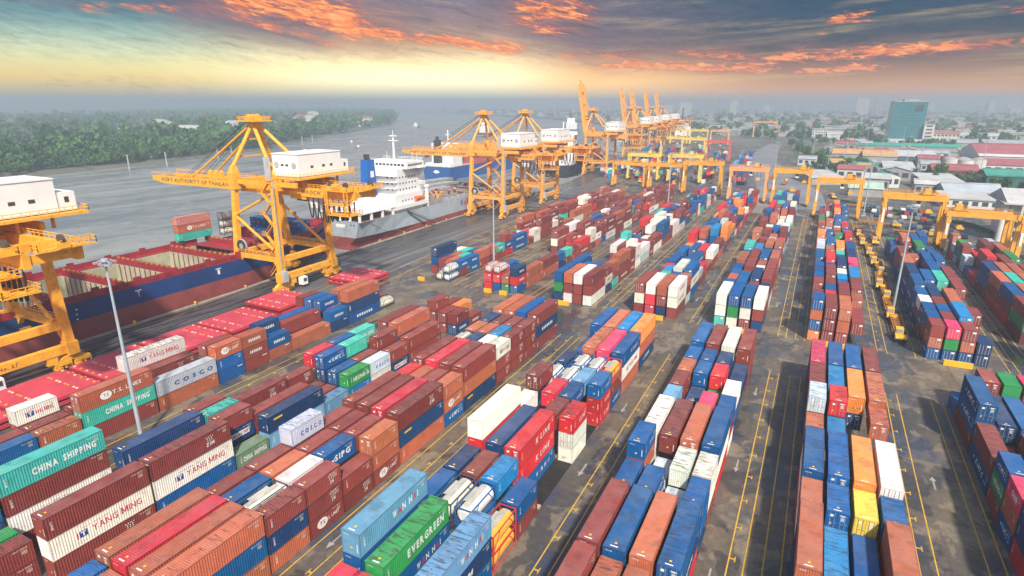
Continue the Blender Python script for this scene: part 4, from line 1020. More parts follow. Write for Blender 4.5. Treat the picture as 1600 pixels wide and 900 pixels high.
# ------------------------------------------------------------------ yard gantry cranes on tyres
def rtg(x0, x1, y, rgb, name, label, h=19.5, dep=6.4, trolley=.72, sign=True):
    Y_ = mat('gantry_' + name, rgb, .5, var=.16, dirt=.42, dirtc=(.25, .11, .04), scale=.45)
    M = crane_mats(0); D_, W_ = M['d'], M['w']; w = x1 - x0
    root = empty('gantry_crane', ((x0 + x1) / 2, y, 0)); tag(root, label, 'gantry crane', 'rubber tyred gantry cranes')
    for s in (-1, 1):
        for q in (-1, 1):
            b = MB(); b.taper((s * w / 2, q * dep / 2, 1.9), (s * (w / 2 - .25), q * (dep / 2 - .5), h - 1.5), 1.45, 1.3, 1.25, 1.2); b.build('leg', Y_, root)
        b = MB(); b.box(s * w / 2 - .55, s * w / 2 + .55, -dep / 2 - 1.6, dep / 2 + 1.6, 1.3, 2.2, 0); b.build('sill_beam', Y_, root)
        b = MB(); b.box(s * w / 2 - .5, s * w / 2 + .5, -dep / 2 + .4, dep / 2 - .4, h - 2.4, h - 1.5, 0); b.build('end_tie', Y_, root)
        for q in (-1, 1):
            b = MB(); c = q * (dep / 2 + .2)
            for j in (-.75, .75): b.tube((s * w / 2 - .35, c + j, .68), (s * w / 2 + .35, c + j, .68), .68, 14, m=1)
            b.box(s * w / 2 - .42, s * w / 2 + .42, c - .9, c + .9, .9, 1.32, 0); b.build('wheel_bogie', [Y_, D_], root)
    for q in (-1, 1):
        b = MB(); yq = q * (dep / 2 - .5); b.box(-w / 2 - .8, w / 2 + .8, yq - .65, yq + .65, h - 1.85, h + .15)
        b.rail([(-w / 2 - .6, yq + q * .6, h + .15), (w / 2 + .6, yq + q * .6, h + .15)], 1.05, 2.0, .05)
        b.build('top_girder', Y_, root)
    if sign:
        b = MB(); s = -1; b.box(s * w / 2 + .1 - .35, s * w / 2 + .1 + .35, -dep / 2 - .62, -dep / 2 - .55, h * .42, h * .70); b.build('white_panel', W_, root)
        b = MB(); b.box(-2.2, 2.2, -dep / 2 - .06, -dep / 2 - .03, h - 1.1, h - .45); b.build('name_plate', W_, root)
    tx = -w / 2 + w * trolley
    tr = MB(); tr.box(tx - 2.2, tx + 2.2, -dep / 2 + .2, dep / 2 - .2, h + .35, h + .75, 0); tr.box(tx - 1.6, tx + .6, -1.8, 1.6, h + .75, h + 2.5, 0); tr.tube((tx + 1.2, -1.6, h + 1.5), (tx + 1.2, 1.6, h + 1.5), .75, 12, m=1)
    tr.box(tx + 1.6, tx + 2.4, .2, 1.8, h + .75, h + 1.9, 0); tr.rail([(tx - 2.2, -dep / 2 + .2, h + .75), (tx + 2.2, -dep / 2 + .2, h + .75)], 1.1, 1.0, .05, 0)
    tr.build('trolley', [Y_, D_], root)
    b = MB(); b.box(tx - 3.9, tx - 2.3, -2.4, -.4, h - 4.2, h - 1.6, 0); b.box(tx - 3.8, tx - 2.4, -2.46, -2.38, h - 3.4, h - 2.2, 1); b.build('driver_cab', [W_ if sign else Y_, D_], root)
    b = MB(); b.box(tx - .3, tx + 2.1, -3.0, 3.0, h - 6.6, h - 6.0, 0); b.box(tx + .2, tx + 1.6, -1, 1, h - 6.0, h - 5.3, 0)
    for a in (-.1, 1.9):
        for c in (-1, 1): b.beam((tx + a, c, h - 5.4), (tx + a, c, h + .4), .07, m=1)
    b.build('spreader', [Y_, D_], root)
    b = MB(); b.box(w / 2 - .9, w / 2 + .9, -1.6, 1.6, 2.3, 4.4, 0); b.beam((w / 2 + .5, -dep / 2 - .62, 2), (w / 2 + .2, -dep / 2 - .2, h - 1.5), .35, .08, 0); b.build('engine_box', Y_, root)
    return root
YEL, PALE, PEACH, REDG, AMB = (.78, .37, .035), (.82, .58, .12), (.80, .38, .15), (.66, .11, .09), (.76, .36, .04)
rtg(25.3, 45.4, 283, YEL, 'yellow', 'yellow tyred gantry crane over the block behind the parked trucks', 19.6)
rtg(.6, 19.6, 333, YEL, 'yellow', 'yellow tyred gantry crane over the block behind the blue stacks', 19.0)
rtg(46.2, 65.6, 277, AMB, 'amber', 'amber tyred gantry crane nearest the white office building', 15.2, trolley=.18)
rtg(65.2, 84.6, 262, AMB, 'amber', 'amber tyred gantry crane cut by the right picture edge', 16.5)
rtg(-21.4, -3.4, 366, YEL, 'yellow', 'yellow tyred gantry crane over the far end of the rear centre block', 19.4, trolley=.8)
rtg(-45.0, -25.4, 368, PEACH, 'peach', 'peach coloured tyred gantry crane between two yellow ones', 19.3)
rtg(-74.4, -52.4, 384, AMB, 'amber', 'amber tyred gantry crane left of the peach coloured one', 20.0)
rtg(-98.6, -77.6, 394, AMB, 'amber', 'amber tyred gantry crane, second from the quay in the front line', 17.0)
rtg(-124.0, -102.6, 398, AMB, 'amber', 'amber tyred gantry crane nearest the quay in the front line', 16.6)
rtg(-126, -104, 440, PALE, 'pale_yellow', 'pale yellow gantry crane nearest the quay in the second line', 19.0)
rtg(-96, -74, 438, PALE, 'pale_yellow', 'pale yellow gantry crane, second in the second line', 19.5)
rtg(-150, -128.5, 640, PALE, 'pale_yellow', 'pale yellow gantry crane standing left of the red one', 21)
rtg(-126, -104, 628, PALE, 'pale_yellow', 'pale yellow gantry crane just left of the red one', 21)
rtg(-99, -78, 612, REDG, 'red', 'red gantry crane standing in the far line', 20)
rtg(-190, -167, 860, PALE, 'pale_yellow', 'hazy pale gantry crane at far left of the back line', 20)
rtg(-163, -140, 860, PALE, 'pale_yellow', 'hazy pale gantry crane in the middle of the back line', 20)
rtg(-136, -113, 860, PEACH, 'peach', 'hazy peach gantry crane at right of the back line', 20)
rtg(-104, -70, 1080, PEACH, 'peach', 'hazy peach gantry crane far off beside the low white terminal', 26)
# ------------------------------------------------------------------ ships
def hull_mesh(name, mats, parent, stations, zs):
    """stations: (y, half widths per level); one closed skin of quads, material by level"""
    b = MB(); nl = len(zs)
    for sx in (-1, 1):
        for (ya, wa), (yb, wb) in zip(stations, stations[1:]):
            for i in range(nl - 1):
                m = zs[i][1]
                v = [(sx * wa[i], ya, zs[i][0]), (sx * wb[i], yb, zs[i][0]), (sx * wb[i + 1], yb, zs[i + 1][0]), (sx * wa[i + 1], ya, zs[i + 1][0])]
                b.add(v, [(0, 1, 2, 3) if sx > 0 else (3, 2, 1, 0)], m)
    for (y, w), fl in ((stations[0], False), (stations[-1], True)):
        for i in range(nl - 1):
            v = [(-w[i], y, zs[i][0]), (w[i], y, zs[i][0]), (w[i + 1], y, zs[i + 1][0]), (-w[i + 1], y, zs[i + 1][0])]
            b.add(v, [(0, 1, 2, 3)], zs[i][1])
    return b.build(name, mats, parent)
S_blue = mat('hull_blue', (.008, .045, .17), .45, var=.2, dirt=.25, dirtc=(.06, .07, .10), scale=.12)
S_boot = mat('hull_boot_red', (.26, .055, .05), .7, var=.25, dirt=.5, dirtc=(.12, .05, .04), scale=.2)
S_red = mat('coaming_red', (.30, .022, .035), .55, var=.2, dirt=.45, dirtc=(.16, .05, .04), scale=.4)
S_cream = mat('hold_cream', (.44, .43, .30), .7, var=.18, dirt=.55, dirtc=(.20, .14, .07), scale=.25)
S_dark = mat('deck_dark', (.05, .05, .05), .7, var=.3)
S_white = mat('ship_white', (.78, .78, .76), .5, var=.06, dirt=.22, dirtc=(.42, .35, .28), scale=.3)
S_grey = mat('hull_grey', (.36, .42, .46), .55, var=.14, dirt=.35, dirtc=(.25, .14, .08), scale=.14)
S_yel = crane_mats(0)['y']
# the blue and red ship under the two near cranes
sx0 = -170.0
root = empty('container_ship', (sx0, 60, 0)); tag(root, 'blue and red container ship with open empty holds beside the quay', 'ship')
st = []
for y in list(range(-120, 70, 10)) + [70, 78, 86, 92, 98, 103, 107, 110, 112.5]:
    w = 15.6
    if y > 76: w = 15.6 * max(0.02, 1 - ((y - 76) / 37) ** 2.3)
    wl = 15.6 if y < 62 else 15.6 * max(0.01, 1 - ((y - 62) / 42) ** 1.8)
    st.append((y, [wl * .98, wl, wl + (w - wl) * .25, wl + (w - wl) * .75, w]))
hull_mesh('hull', [S_boot, S_blue], root, st, [(-4, 0), (-1, 0), (3.9, 1), (6.5, 1), (8.6, 1)])
bl = MB(); bl.tube((0, 86, -2.0), (0, 104, -2.4), 2.6, 12, 1.2); bl.build('bulbous_bow', S_blue, root)
b = MB()                                                             # deck strips and red coaming wall with doubled plates
for s in (-1, 1):
    b.box(s * 13.4, s * 15.5, -120, 66, 8.5, 8.7)
    b.box(s * 15.1, s * 15.45, -120, 68, 8.7, 10.2)
    y = -118
    while y < 64:
        b.box(s * 15.0, s * 15.62, y, y + 1.7, 8.62, 10.9); y += 10.4
    y = -115
    while y < 64:
        b.box(s * 15.44, s * 15.52, y, y + 3.6, 9.0, 9.9, 1); y += 5.2
b.build('hatch_coaming', [S_red, mat('coaming_shade_red', (.22, .02, .03), .6, dirt=.4)], root)
cross = [-45, -30.2, -15.4, 10.8, 25.6, 40.4, 57.4, 72]
for j, y in enumerate(cross):
    b = MB(); b.box(-13.4, 13.4, y - .75, y + .75, 8.4, 10.0)
    b.rail([(-13, y - .9, 10.0), (13, y - .9, 10.0)], .9, 2.6, .05); 
    b.build('cross_deck', S_red, root)
    b = MB()
    for q in range(12): b.box(-12.6 + q * 2.25, -12.0 + q * 2.25, y - .6, y, 10.0, 10.5)
    b.build('cone_rack', S_yel, root)
    b = MB()                                                         # bulkhead: swedged plates
    for q in range(11):
        x0 = -13.2 + q * 2.4
        b.box(x0, x0 + 1.5, y + .78, y + .96, -2, 8.4, 0); b.box(x0 + 1.5, x0 + 2.4, y + .78, y + .82, -2, 8.4, 0)
        b.box(x0, x0 + 1.5, y - .96, y - .78, -2, 8.4, 0); b.box(x0 + 1.5, x0 + 2.4, y - .82, y - .78, -2, 8.4, 0)
        b.beam((x0 + 1.95, y - 1.05, -2), (x0 + 1.95, y - 1.05, 8.4), .14, m=1); b.beam((x0 + 1.95, y + 1.05, -2), (x0 + 1.95, y + 1.05, 8.4), .14, m=1)
    b.build('hold_bulkhead', [S_cream, S_red], root)
b = MB()
for s in (-1, 1): b.box(s * 13.2, s * 13.4, -120, 66, -2, 8.45)
b.build('hold_side', S_cream, root)
b = MB(); b.box(-13.2, 13.2, -120, 66, -2.2, -2.0); b.build('hold_floor', S_dark, root)
b = MB(); b.add([(-15.4, 66, 8.62), (15.4, 66, 8.62), (14.4, 84, 8.62), (8, 101, 8.62), (0, 111, 8.62), (-8, 101, 8.62), (-14.4, 84, 8.62)], [(0, 1, 2, 3, 4, 5, 6)])
for s in (-1, 1):
    for (ya, xa), (yb, xb) in zip([(82, 15.2), (94, 11.4), (103, 6.6), (111.5, .6)], [(94, 11.4), (103, 6.6), (111.5, .6), (112.2, 0)]): b.beam((s * xa, ya, 9.9), (s * xb, yb, 10.2), .25, 2.6)
b.tube((0, 98, 8.7), (0, 98, 16), .3, 8); b.build('forecastle', S_red, root)
b = MB()
for y, t_ in ((28, 'T'), (52, 'I')): b.text(t_, (15.66, y, 6.4), (0, 1, 0), (0, 0, 1), 1.4, .8); b.box(15.62, 15.66, y - .9, y + .9, 7.3, 7.5)
for z in range(3): b.box(15.62, 15.66, 12.5 + z * .1, 12.9 + z * .1, 4.2 + z * 1.2, 4.5 + z * 1.2)
b.build('draught_mark', WHITE, root)
lg = 'containers aboard the blue and red ship'
rr = random.Random(3)
for q, (ch, nm) in enumerate((('t', 'teal long container, lowest of three on the ship beyond the open holds'), ('S', 'rust brown lettered long container, middle of three on the ship beyond the holds'), ('s', 'faded pink brown long container, top of three on the ship beyond the holds'))):
    c = container(sx0 - 15.6, 127.5, 10.6 + q * 2.6, 12.19, STD, ch, False, rr, nm, lg)
    if ch == 's': c.color = (.48, .19, .16, 1); [setattr(k_, 'color', (.48, .19, .16, 1)) for k_ in kids(c)]
for y in (122.6, 132.4):
    pd = MB(); pd.box(-16.5, -14.6, y - 60 - .5, y - 60 + .5, 8.7, 10.58); pd.build('cargo_pedestal', S_dark, root)
for q in range(3):
    tank(sx0 - 12.6, 139.0, 10.2 + q * 2.6, 'Q', f"cream tank container, {['bottom', 'middle', 'top'][q]} one of three stacked on the ship deck", 'tank containers on the ship')
for j, x in enumerate((-16, -13.3)):
    pass
for q in range(2):
    for j in range(4):
        c = container(sx0 + 5 + j * 2.6, 128.5, 2.6 + q * 2.6, 12.19, STD, 'msrm'[(j + q) % 4], True, rr, f"{['rust', 'pale rust'][q]} long container in the ship hold beside the crane leg, {ORD[j]} across, {['lower', 'upper'][q]} tier", lg)
        c.color = (.42, .17, .13, 1)
for q in range(2):
    for j in range(9):
        container(sx0 - 11.8 + j * 2.62, 151.5, 9.4 + q * 2.62, 6.06, STD, 'b', False, rr, f"blue container on the ship bow, {ORD[j]} from the river side, {['lower', 'upper'][q]} tier", lg)
for j, ch in enumerate('mrwm'):
    container(sx0 - 6 + j * 3.2, 108.2, -2, 12.19, HC, ch, False, rr, f"{CN[ch]} container lying at the bottom of the open ship hold, {ORD[j]} across", lg)
tank(sx0 + 2, 140.4, 9.4, 'B', 'silver grey tank container on the ship deck behind the crane leg', 'tank containers on the ship')

def pane(*bx):
    q = MB(); q.box(*bx); q.build('window', S_dark, root)
def windows(b, x, ys, z, w, h, sx=1, m=0):
    for y in ys: pane(x, x + sx * .05, y - w / 2, y + w / 2, z, z + h)
# the grey ship
root = empty('container_ship', (-169.2, 180, 0)); tag(root, 'grey hulled container ship with white bridge tower and blue funnel', 'ship')
st = []
for y in (0, 4, 10, 20, 40, 70, 100, 122, 136, 146, 153, 158):
    w = 10.8 if 8 < y < 122 else (9.6 + y * .12 if y <= 8 else 10.8 * max(.03, 1 - ((y - 122) / 37) ** 2))
    wl = w if 30 < y < 110 else (w * (.45 + .55 * y / 30) if y <= 30 else w * max(.02, 1 - (y - 110) / 62))
    st.append((y, [wl * .9, wl, wl + (w - wl) * .6, w]))
hull_mesh('hull', [S_boot, S_grey], root, st, [(-4, 0), (-.4, 0), (2.4, 1), (9.0, 1)])
b = MB(); b.box(-10.6, 10.6, .2, 118, 8.7, 8.95); b.add([(-10.4, 118, 8.9), (10.4, 118, 8.9), (5, 145, 8.9), (0, 156, 8.9), (-5, 145, 8.9)], [(0, 1, 2, 3, 4)]); b.build('deck', mat('deck_rust', (.22, .14, .10), .8, var=.3, dirt=.5), root)
b = MB()
for s in (-1, 1):
    b.box(s * 10.3, s * 10.75, 60, 120, 8.95, 10.2)
    y = 62
    while y < 120: b.box(s * 10.2, s * 10.9, y, y + .5, 8.95, 10.9); y += 5.5
b.build('bulwark', S_grey, root)
b = MB()                                                             # mooring deck at the stern: roof on posts
b.box(-10.9, 10.9, -.6, 22, 11.9, 12.25)
for x in (-10.2, -5.2, 0, 5.2, 10.2): b.box(x - .5, x + .5, -.3, .3, 8.9, 11.9)
for y in (7, 14, 21): b.box(9.9, 10.7, y - .5, y + .5, 8.9, 11.9); b.box(-10.7, -9.9, y - .5, y + .5, 8.9, 11.9)
b.rail([(-10.6, -.3, 12.25), (10.6, -.3, 12.25), (10.6, 44, 12.25)], 1.1, 2.0, .05)
b.box(9.6, 10.8, 22, 46, 10.4, 12.1); b.build('mooring_deck', S_white, root)
b = MB(); b.box(-9.6, 9.6, 24, 44, 8.95, 16.5); b.box(-8.6, 8.6, 27, 43, 16.5, 27.0); b.box(-11.2, 11.2, 31, 43.5, 27.0, 30.0); b.box(-12.6, 12.6, 38.5, 43.4, 27.0, 27.5)
for s in (-1, 1):
    b.prism([(s * 8.6, 22.5), (s * 12.4, 27.0), (s * 8.6, 27.0)], 42.2, 43.4)
for z in (19.0, 21.6, 24.2): b.box(-9.0, 9.0, 25.0, 27.0, z, z + .2); b.rail([(-9, 25.1, z + .2), (9, 25.1, z + .2)], 1.0, 1.6, .045)
b.rail([(-11.2, 31, 30), (11.2, 31, 30), (11.2, 43.5, 30), (-11.2, 43.5, 30)], 1.1, 1.6, .05)
b.rail([(9.6, 24, 16.5), (9.6, 44, 16.5)], 1.1, 1.6, .05)
b.build('bridge_tower', S_white, root)
for z in (13.2, 18, 20.6, 23.2): windows(b, 8.62 if z > 16 else 9.62, [29 + k * 2.2 for k in range(6)], z, .8, .7)
for z in (18, 20.6, 23.2):
    for x in (-6.5, -4, 3.5, 6): pane(x - .4, x + .4, 26.92, 26.98, z, z + .7)
windows(b, 11.22, [32.5 + k * 1.5 for k in range(7)], 28.2, 1.1, .9)
for x in range(-9, 10, 2): pane(x - .7, x + .7, 30.93, 30.98, 28.2, 29.1)
b = MB(); b.prism([(15.0, 14.5), (22.0, 14.5), (20.9, 31.6), (16.6, 31.6)], -1.6, 2.0, 0, 'x'); b.build('funnel_casing', mat('funnel_blue', (.01, .12, .42), .5, var=.12, dirt=.2), root)
b = MB(); b.box(-5.4, 5.0, 14, 24, 12.25, 16.5); b.build('funnel_base', S_white, root)
b = MB()
for x in (-.6, 1.0): b.tube((x, 18.6, 31.6), (x, 18.2, 33.8), .6, 10)
b.build('exhaust_pipe', S_dark, root)
b = MB(); b.box(2.02, 2.06, 18, 20.2, 24.4, 27.0); b.build('funnel_panel', WHITE, root)
b = MB(); b.tube((0, 37, 30), (0, 37, 40.5), .55, 8, .35); b.box(-2.4, 2.4, 36.5, 37.5, 38.3, 38.6); b.box(-1.6, 1.6, 36.3, 37.7, 40.3, 40.7); b.tube((0, 37, 40.7), (0, 37, 43), .12, 6)
for x in (-7, 7, 9.5): b.tube((x, 41, 30), (x, 41, 33.5), .08, 5)
b.build('radar_mast', S_white, root)
b = MB(); b.tube((9.9, 37.4, 13.4), (9.9, 43.2, 13.4), 1.15, 12, .9); b.build('lifeboat', mat('lifeboat_orange', (.70, .12, .04), .5), root)
b = MB(); b.box(9.2, 10.6, 46.5, 47.3, 8.95, 18.0); b.beam((9.9, 47, 17.6), (9.9, 52, 13), .4); b.box(9.0, 10.9, 46.2, 47.6, 17.6, 18.6); b.build('deck_crane_post', S_white, root)
for j, y in enumerate((50, 66, 82, 98, 113)):
    b = MB(); b.box(-8.6, 8.6, y, y + 12.5, 8.95, 10.4, 0)
    for q in range(5): b.box(-8.4, 8.4, y + .4 + q * 2.4, y + 2.4 + q * 2.4, 10.4, 10.62, 0 if q % 2 else 1)
    b.build('hatch_cover', [mat('hatch_grey', (.28, .30, .29), .7, var=.3, dirt=.5, dirtc=(.18, .09, .05)), mat('hatch_rust', (.26, .12, .08), .8, var=.3, dirt=.5)], root)
for j in range(46):
    b = MB(); x, y = rr.uniform(-8, 8), rr.uniform(48, 118); b.box(x, x + rr.uniform(.4, 1.6), y, y + rr.uniform(.4, 1.8), 10.62, 10.62 + rr.uniform(.3, 1.3)); b.build('deck_gear', [S_red, S_yel, S_dark][j % 3], root)
b = MB()
for t_, y in (('W', 75.5), ('A', 78.8), ('N', 81.8), ('H', 88.5), ('A', 92), ('I', 95)):
    b.text(t_, (10.84, y, 6.2), (0, 1, 0), (0, 0, 1), 3.4, 2.6 if t_ != 'I' else .6, 1 if (t_ == 'A') else 0, .03)
b.build('hull_lettering', [BLUEM, REDM], root)
b = MB(); b.box(-2.4, 2.4, -.07, .0, 6.2, 7.6, 0)
for x in (-7, -5.5, 5.5, 7): b.box(x - .3, x + .3, -.06, .0, 7.2, 7.9, 1)
b.build('stern_plate', [WHITE, BLUEM], root)
b = MB(); b.beam((10.9, 30, 9.2), (13.8, 47, 1.0), 1.0, .25); b.rail([(10.9, 30, 9.3), (13.8, 47, 1.1)], .9, 1.8, .04); b.build('gangway', S_dark, root)
b = MB()
for x, y in ((-4, 0), (3, 0)): b.beam((x, y, 7.5), (x + 9 if x > 0 else x + 13, y - 22, .8), .10)
b.beam((10, 5, 8.2), (12.2, 26, .8), .10); b.build('mooring_line', mat('rope', (.35, .30, .24), .8), root)

# the ship with the blue stern, moored beyond the barges
root = empty('cargo_ship', (-268, 396, 0), R(-2)); tag(root, 'blue sterned cargo ship with white bridge and red hatch deck in midstream', 'ship')
st = [(y, [wl, w]) for y, wl, w in ((0, 11, 13.6), (12, 12.5, 14), (30, 13.5, 14), (140, 13.5, 14), (165, 6, 10.5), (180, .3, .5))]
hull_mesh('hull', [mat('hull_bright_blue', (.015, .10, .33), .5, var=.15, dirt=.2)], root, st, [(-4, 0), (6.5, 0)])
b = MB(); b.box(-13.4, 13.4, .3, 150, 6.3, 6.5); b.build('deck', S_dark, root)
b = MB(); b.box(-10, 10, 8, 22, 6.5, 24); b.box(-12.5, 12.5, 15, 21.5, 20.5, 23.2); b.rail([(-13.4, .5, 6.5), (13.4, .5, 6.5), (13.4, 28, 6.5)], 1.4, 2, .1); b.rail([(-10, 8, 9.5), (10, 8, 9.5)], 1.2, 2, .1); b.box(-12, 12, 2, 8, 6.5, 9.2); b.build('bridge_tower', S_white, root)
b = MB(); b.prism([(2, 9.2), (7, 9.2), (6, 27), (3.2, 27)], -4, 1, 0, 'x'); b.tube((-1.5, 4.6, 27), (-1.5, 4.4, 29.5), 1.3, 10); b.build('funnel', S_dark, root)
b = MB(); b.tube((0, 17, 24), (0, 17, 34), .5, 8); b.box(-2.5, 2.5, 16.5, 17.5, 30, 30.5); b.build('radar_mast', S_white, root)
b = MB(); b.prism([(-12.9, 13.0), (-11.4, 13.0), (-11.4, 19.6), (-12.2, 19.6)], 2.5, 7); b.build('lifeboat', S_red, root)
b = MB(); b.text('CREST', (0, -.10, 2.6), (1, 0, 0), (0, 0, 1), .01, .01) if False else None
b.add([(-3, -.12, 2.2), (0, -.12, 1.4), (3, -.12, 2.2), (2.2, -.12, 3.6), (0, -.12, 4.2), (-2.2, -.12, 3.6)], [(0, 1, 2, 3, 4, 5)]); b.build('stern_emblem', WHITE, root)
b = MB()
for q in range(9): b.box(-12.6, 12.6, 30 + q * 13, 42.4 + q * 13, 6.5, 13.6)
b.build('hatch_deck', mat('hatch_pink_red', (.50, .10, .11), .6, var=.15, dirt=.3), root)
# the dark ship behind the raised cranes
root = empty('cargo_ship', (-188, 448, 0), R(6)); tag(root, 'dark hulled ship with white bridge block behind the raised orange cranes', 'ship')
hull_mesh('hull', [mat('hull_black', (.02, .025, .04), .5)], root, [(0, [8, 11.5]), (15, [11, 12]), (120, [11, 12]), (150, [.3, .5])], [(-4, 0), (6.5, 0)])
b = MB(); b.box(-11.5, 11.5, .5, 130, 6.4, 6.6); b.build('deck', S_dark, root)
b = MB(); b.box(-10.5, 10.5, 10, 22, 6.6, 30); b.box(-12.6, 12.6, 14, 21.6, 30.0, 32.4); b.box(-6, 6, 3, 9, 6.6, 22); b.tube((0, 18, 32.4), (0, 18, 40), .5, 8); b.build('bridge_tower', S_white, root)
for z in (12, 15, 18, 21, 24, 27): windows(b, 10.52, [12 + k * 1.8 for k in range(5)], z, .8, .8)
b = MB()
for q in range(6): b.box(-11, 11, 30 + q * 13.5, 42.4 + q * 13.5, 6.6, 9 + (q * 7 % 3) * 2.6)
b.build('deck_cargo', mat('hold_red', (.30, .06, .05), .7, var=.4), root)
# barges and small craft
def barge(x, y, L, w, rz, label, cargo):
    root = empty('barge', (x, y, 0), R(rz)); tag(root, label, 'barge', 'river barges')
    hull_mesh('hull', [mat('barge_hull', (.07, .06, .055), .8, var=.3, dirt=.5)], root, [(-L / 2, [w * .3, w * .42]), (-L / 2 + 4, [w * .48, w * .5]), (L / 2 - 5, [w * .48, w * .5]), (L / 2, [w * .08, w * .2])], [(-4, 0), (-1.2, 0)])
    b = MB(); b.box(-w * .46, w * .46, -L / 2 + 3, L / 2 - 5, -1.3, -1.1, 0); b.box(-w * .36, w * .36, -L / 2 + 8, L / 2 - 7, -1.1, .3, 1)
    for q in range(5): b.box(-w * .35, w * .35, -L / 2 + 9 + q * (L - 20) / 5, -L / 2 + 9 + (q + .82) * (L - 20) / 5, .3, .5, 2)
    b.build('cargo_hatch', [S_dark, mat('barge_' + cargo[0], cargo[1], .8, var=.3, dirt=.4), mat('tarpaulin_grey', (.34, .35, .36), .8, var=.25)], root)
    b = MB(); b.box(-w * .3, w * .3, -L / 2 + 1.5, -L / 2 + 6, -1.1, 1.5); b.build('deckhouse', S_white, root)
barge(-214, 318, 52, 11, -8, 'low dark barge with grey hatches, nearest the grey ship', ('rust', (.22, .08, .05)))
barge(-226, 330, 52, 11, -8, 'low dark barge with rusty hatches alongside two others', ('red', (.26, .07, .05)))
barge(-238, 352, 52, 11, -8, 'low dark barge outermost of the moored three', ('grey', (.28, .27, .25)))
barge(-252, 372, 44, 10, -6, 'low dark barge just astern of the blue cargo ship', ('grey', (.28, .27, .25)))
def boat(x, y, L, rz, label, hullc, z=-3):
    root = empty('boat', (x, y, z), R(rz)); tag(root, label, 'boat', 'small boats on the river')
    w = L * .14
    hull_mesh('hull', [mat('boat_%s' % hullc[0], hullc[1], .6, var=.2)], root, [(-L / 2, [w * .8, w]), (L * .2, [w * .9, w]), (L / 2, [.1, .2])], [(-.5, 0), (L * .07, 0)])
    b = MB(); b.box(-w * .7, w * .7, -L * .38, -L * .05, L * .07, L * .19); b.box(-w * .5, w * .5, -L * .32, -L * .14, L * .19, L * .27); b.build('cabin', S_white, root)
    b = MB(); b.box(-w * .9, w * .9, -L * .45, L * .3, L * .065, L * .075); b.tube((0, -L * .2, L * .27), (0, -L * .2, L * .42), L * .008, 5); b.build('deck', S_dark, root)
boat(-905, 1260, 44, 20, 'grey workboat alone in midstream far up the river', ('grey', (.30, .33, .36)))
boat(-560, 1000, 90, 20, 'coaster with white bridge far beyond the lowered booms', ('dark', (.05, .06, .09)))
boat(-470, 1180, 110, 30, 'hazy ship at anchor near the far bend of the river', ('slate', (.12, .14, .17)))
boat(-300, 980, 90, 20, 'white coaster moored far along the quay', ('pale', (.55, .56, .56)))
boat(-560, 640, 14, 60, 'small blue boat crossing the open river', ('blue', (.03, .10, .25)))
boat(-640, 720, 14, 40, 'small red boat by the wooded far bank', ('red', (.40, .06, .05)))
boat(-210, 1020, 120, 16, 'hazy freighter berthed near the farthest raised crane', ('slate', (.12, .14, .17)))
# ------------------------------------------------------------------ hatch covers lying on the quay
H_red = mat('hatch_cover_red', (.52, .050, .080), .55, var=.14, dirt=.28, dirtc=(.55, .18, .16), scale=.18)
H_edge = mat('hatch_cover_edge', (.34, .02, .035), .6, var=.2, dirt=.4)
def hatch(y0, y1, z0, label, x0=-132.6, x1=-119.6):
    root = empty('hatch_cover', ((x0 + x1) / 2, (y0 + y1) / 2, z0)); tag(root, label, 'hatch cover', 'red hatch covers lying on the quay')
    w, l = (x1 - x0) / 2, (y1 - y0) / 2
    b = MB(); b.box(-w, w, -l, l, .35, .95, 0)
    for q in range(7): b.box(-w + .3 + q * (2 * w - .9) / 6, -w + .55 + q * (2 * w - .9) / 6, -l + .2, l - .2, 0, .35, 1)
    for s in (-1, 1): b.box(-w - .06, w + .06, s * l, s * (l + .12), .2, .8, 1)
    r = random.Random(int(y0 * 7 + z0))
    for s in (-1, 1):
        for q in range(6): b.box(-w + .8 + q * 2.2, -w + 1.15 + q * 2.2, s * (l - .55) - .2, s * (l - .55) + .2, .95, 1.10, 2 + q % 2)
    for i in range(4):
        for j in range(2):
            for d in (0, 1.0):
                x, y = -w + 2 + i * 2.9 + d, -l + 3.6 + j * (2 * l - 7.2); b.box(x - .26, x + .26, y - .18, y + .18, .95, 1.04, 2 + (i + j) % 2)
    b.build('panel', [H_red, H_edge, mat('socket_cream', (.70, .60, .40), .6), mat('socket_yellow', (.66, .34, .05), .6)], root)
seg = [(28.8, 42.6, 2), (43.6, 57.4, 2), (58.6, 72.2, 2), (73.2, 86.6, 2), (87.6, 101.2, 2), (102.6, 115.4, 3), (133.4, 147.0, 2)]
nm = ['at the near edge beside the left crane', 'in front of the near crane cabinet', 'left of the white lettered container', 'behind the rust brown lettered stack', 'behind the row of rust containers', 'before the middle crane, three high', 'beyond the middle crane, by the tank']
for (ya, yb, n), t_ in zip(seg, nm):
    for q in range(n): hatch(ya + (q % 2) * .35, yb + (q % 2) * .35, q * 1.12, f"red hatch cover {t_}, {['bottom', 'second', 'top'][q] if n == 3 else ['lower', 'upper'][q]} one")
hatch(103.5, 116, 0, 'single red hatch cover on the ground by the blue containers', -118.9, -113.5)
cream_c = [((-120, -106), 243), ((-121, -107), 300), ((-122, -108), 314), ((-118, -106), 330)]
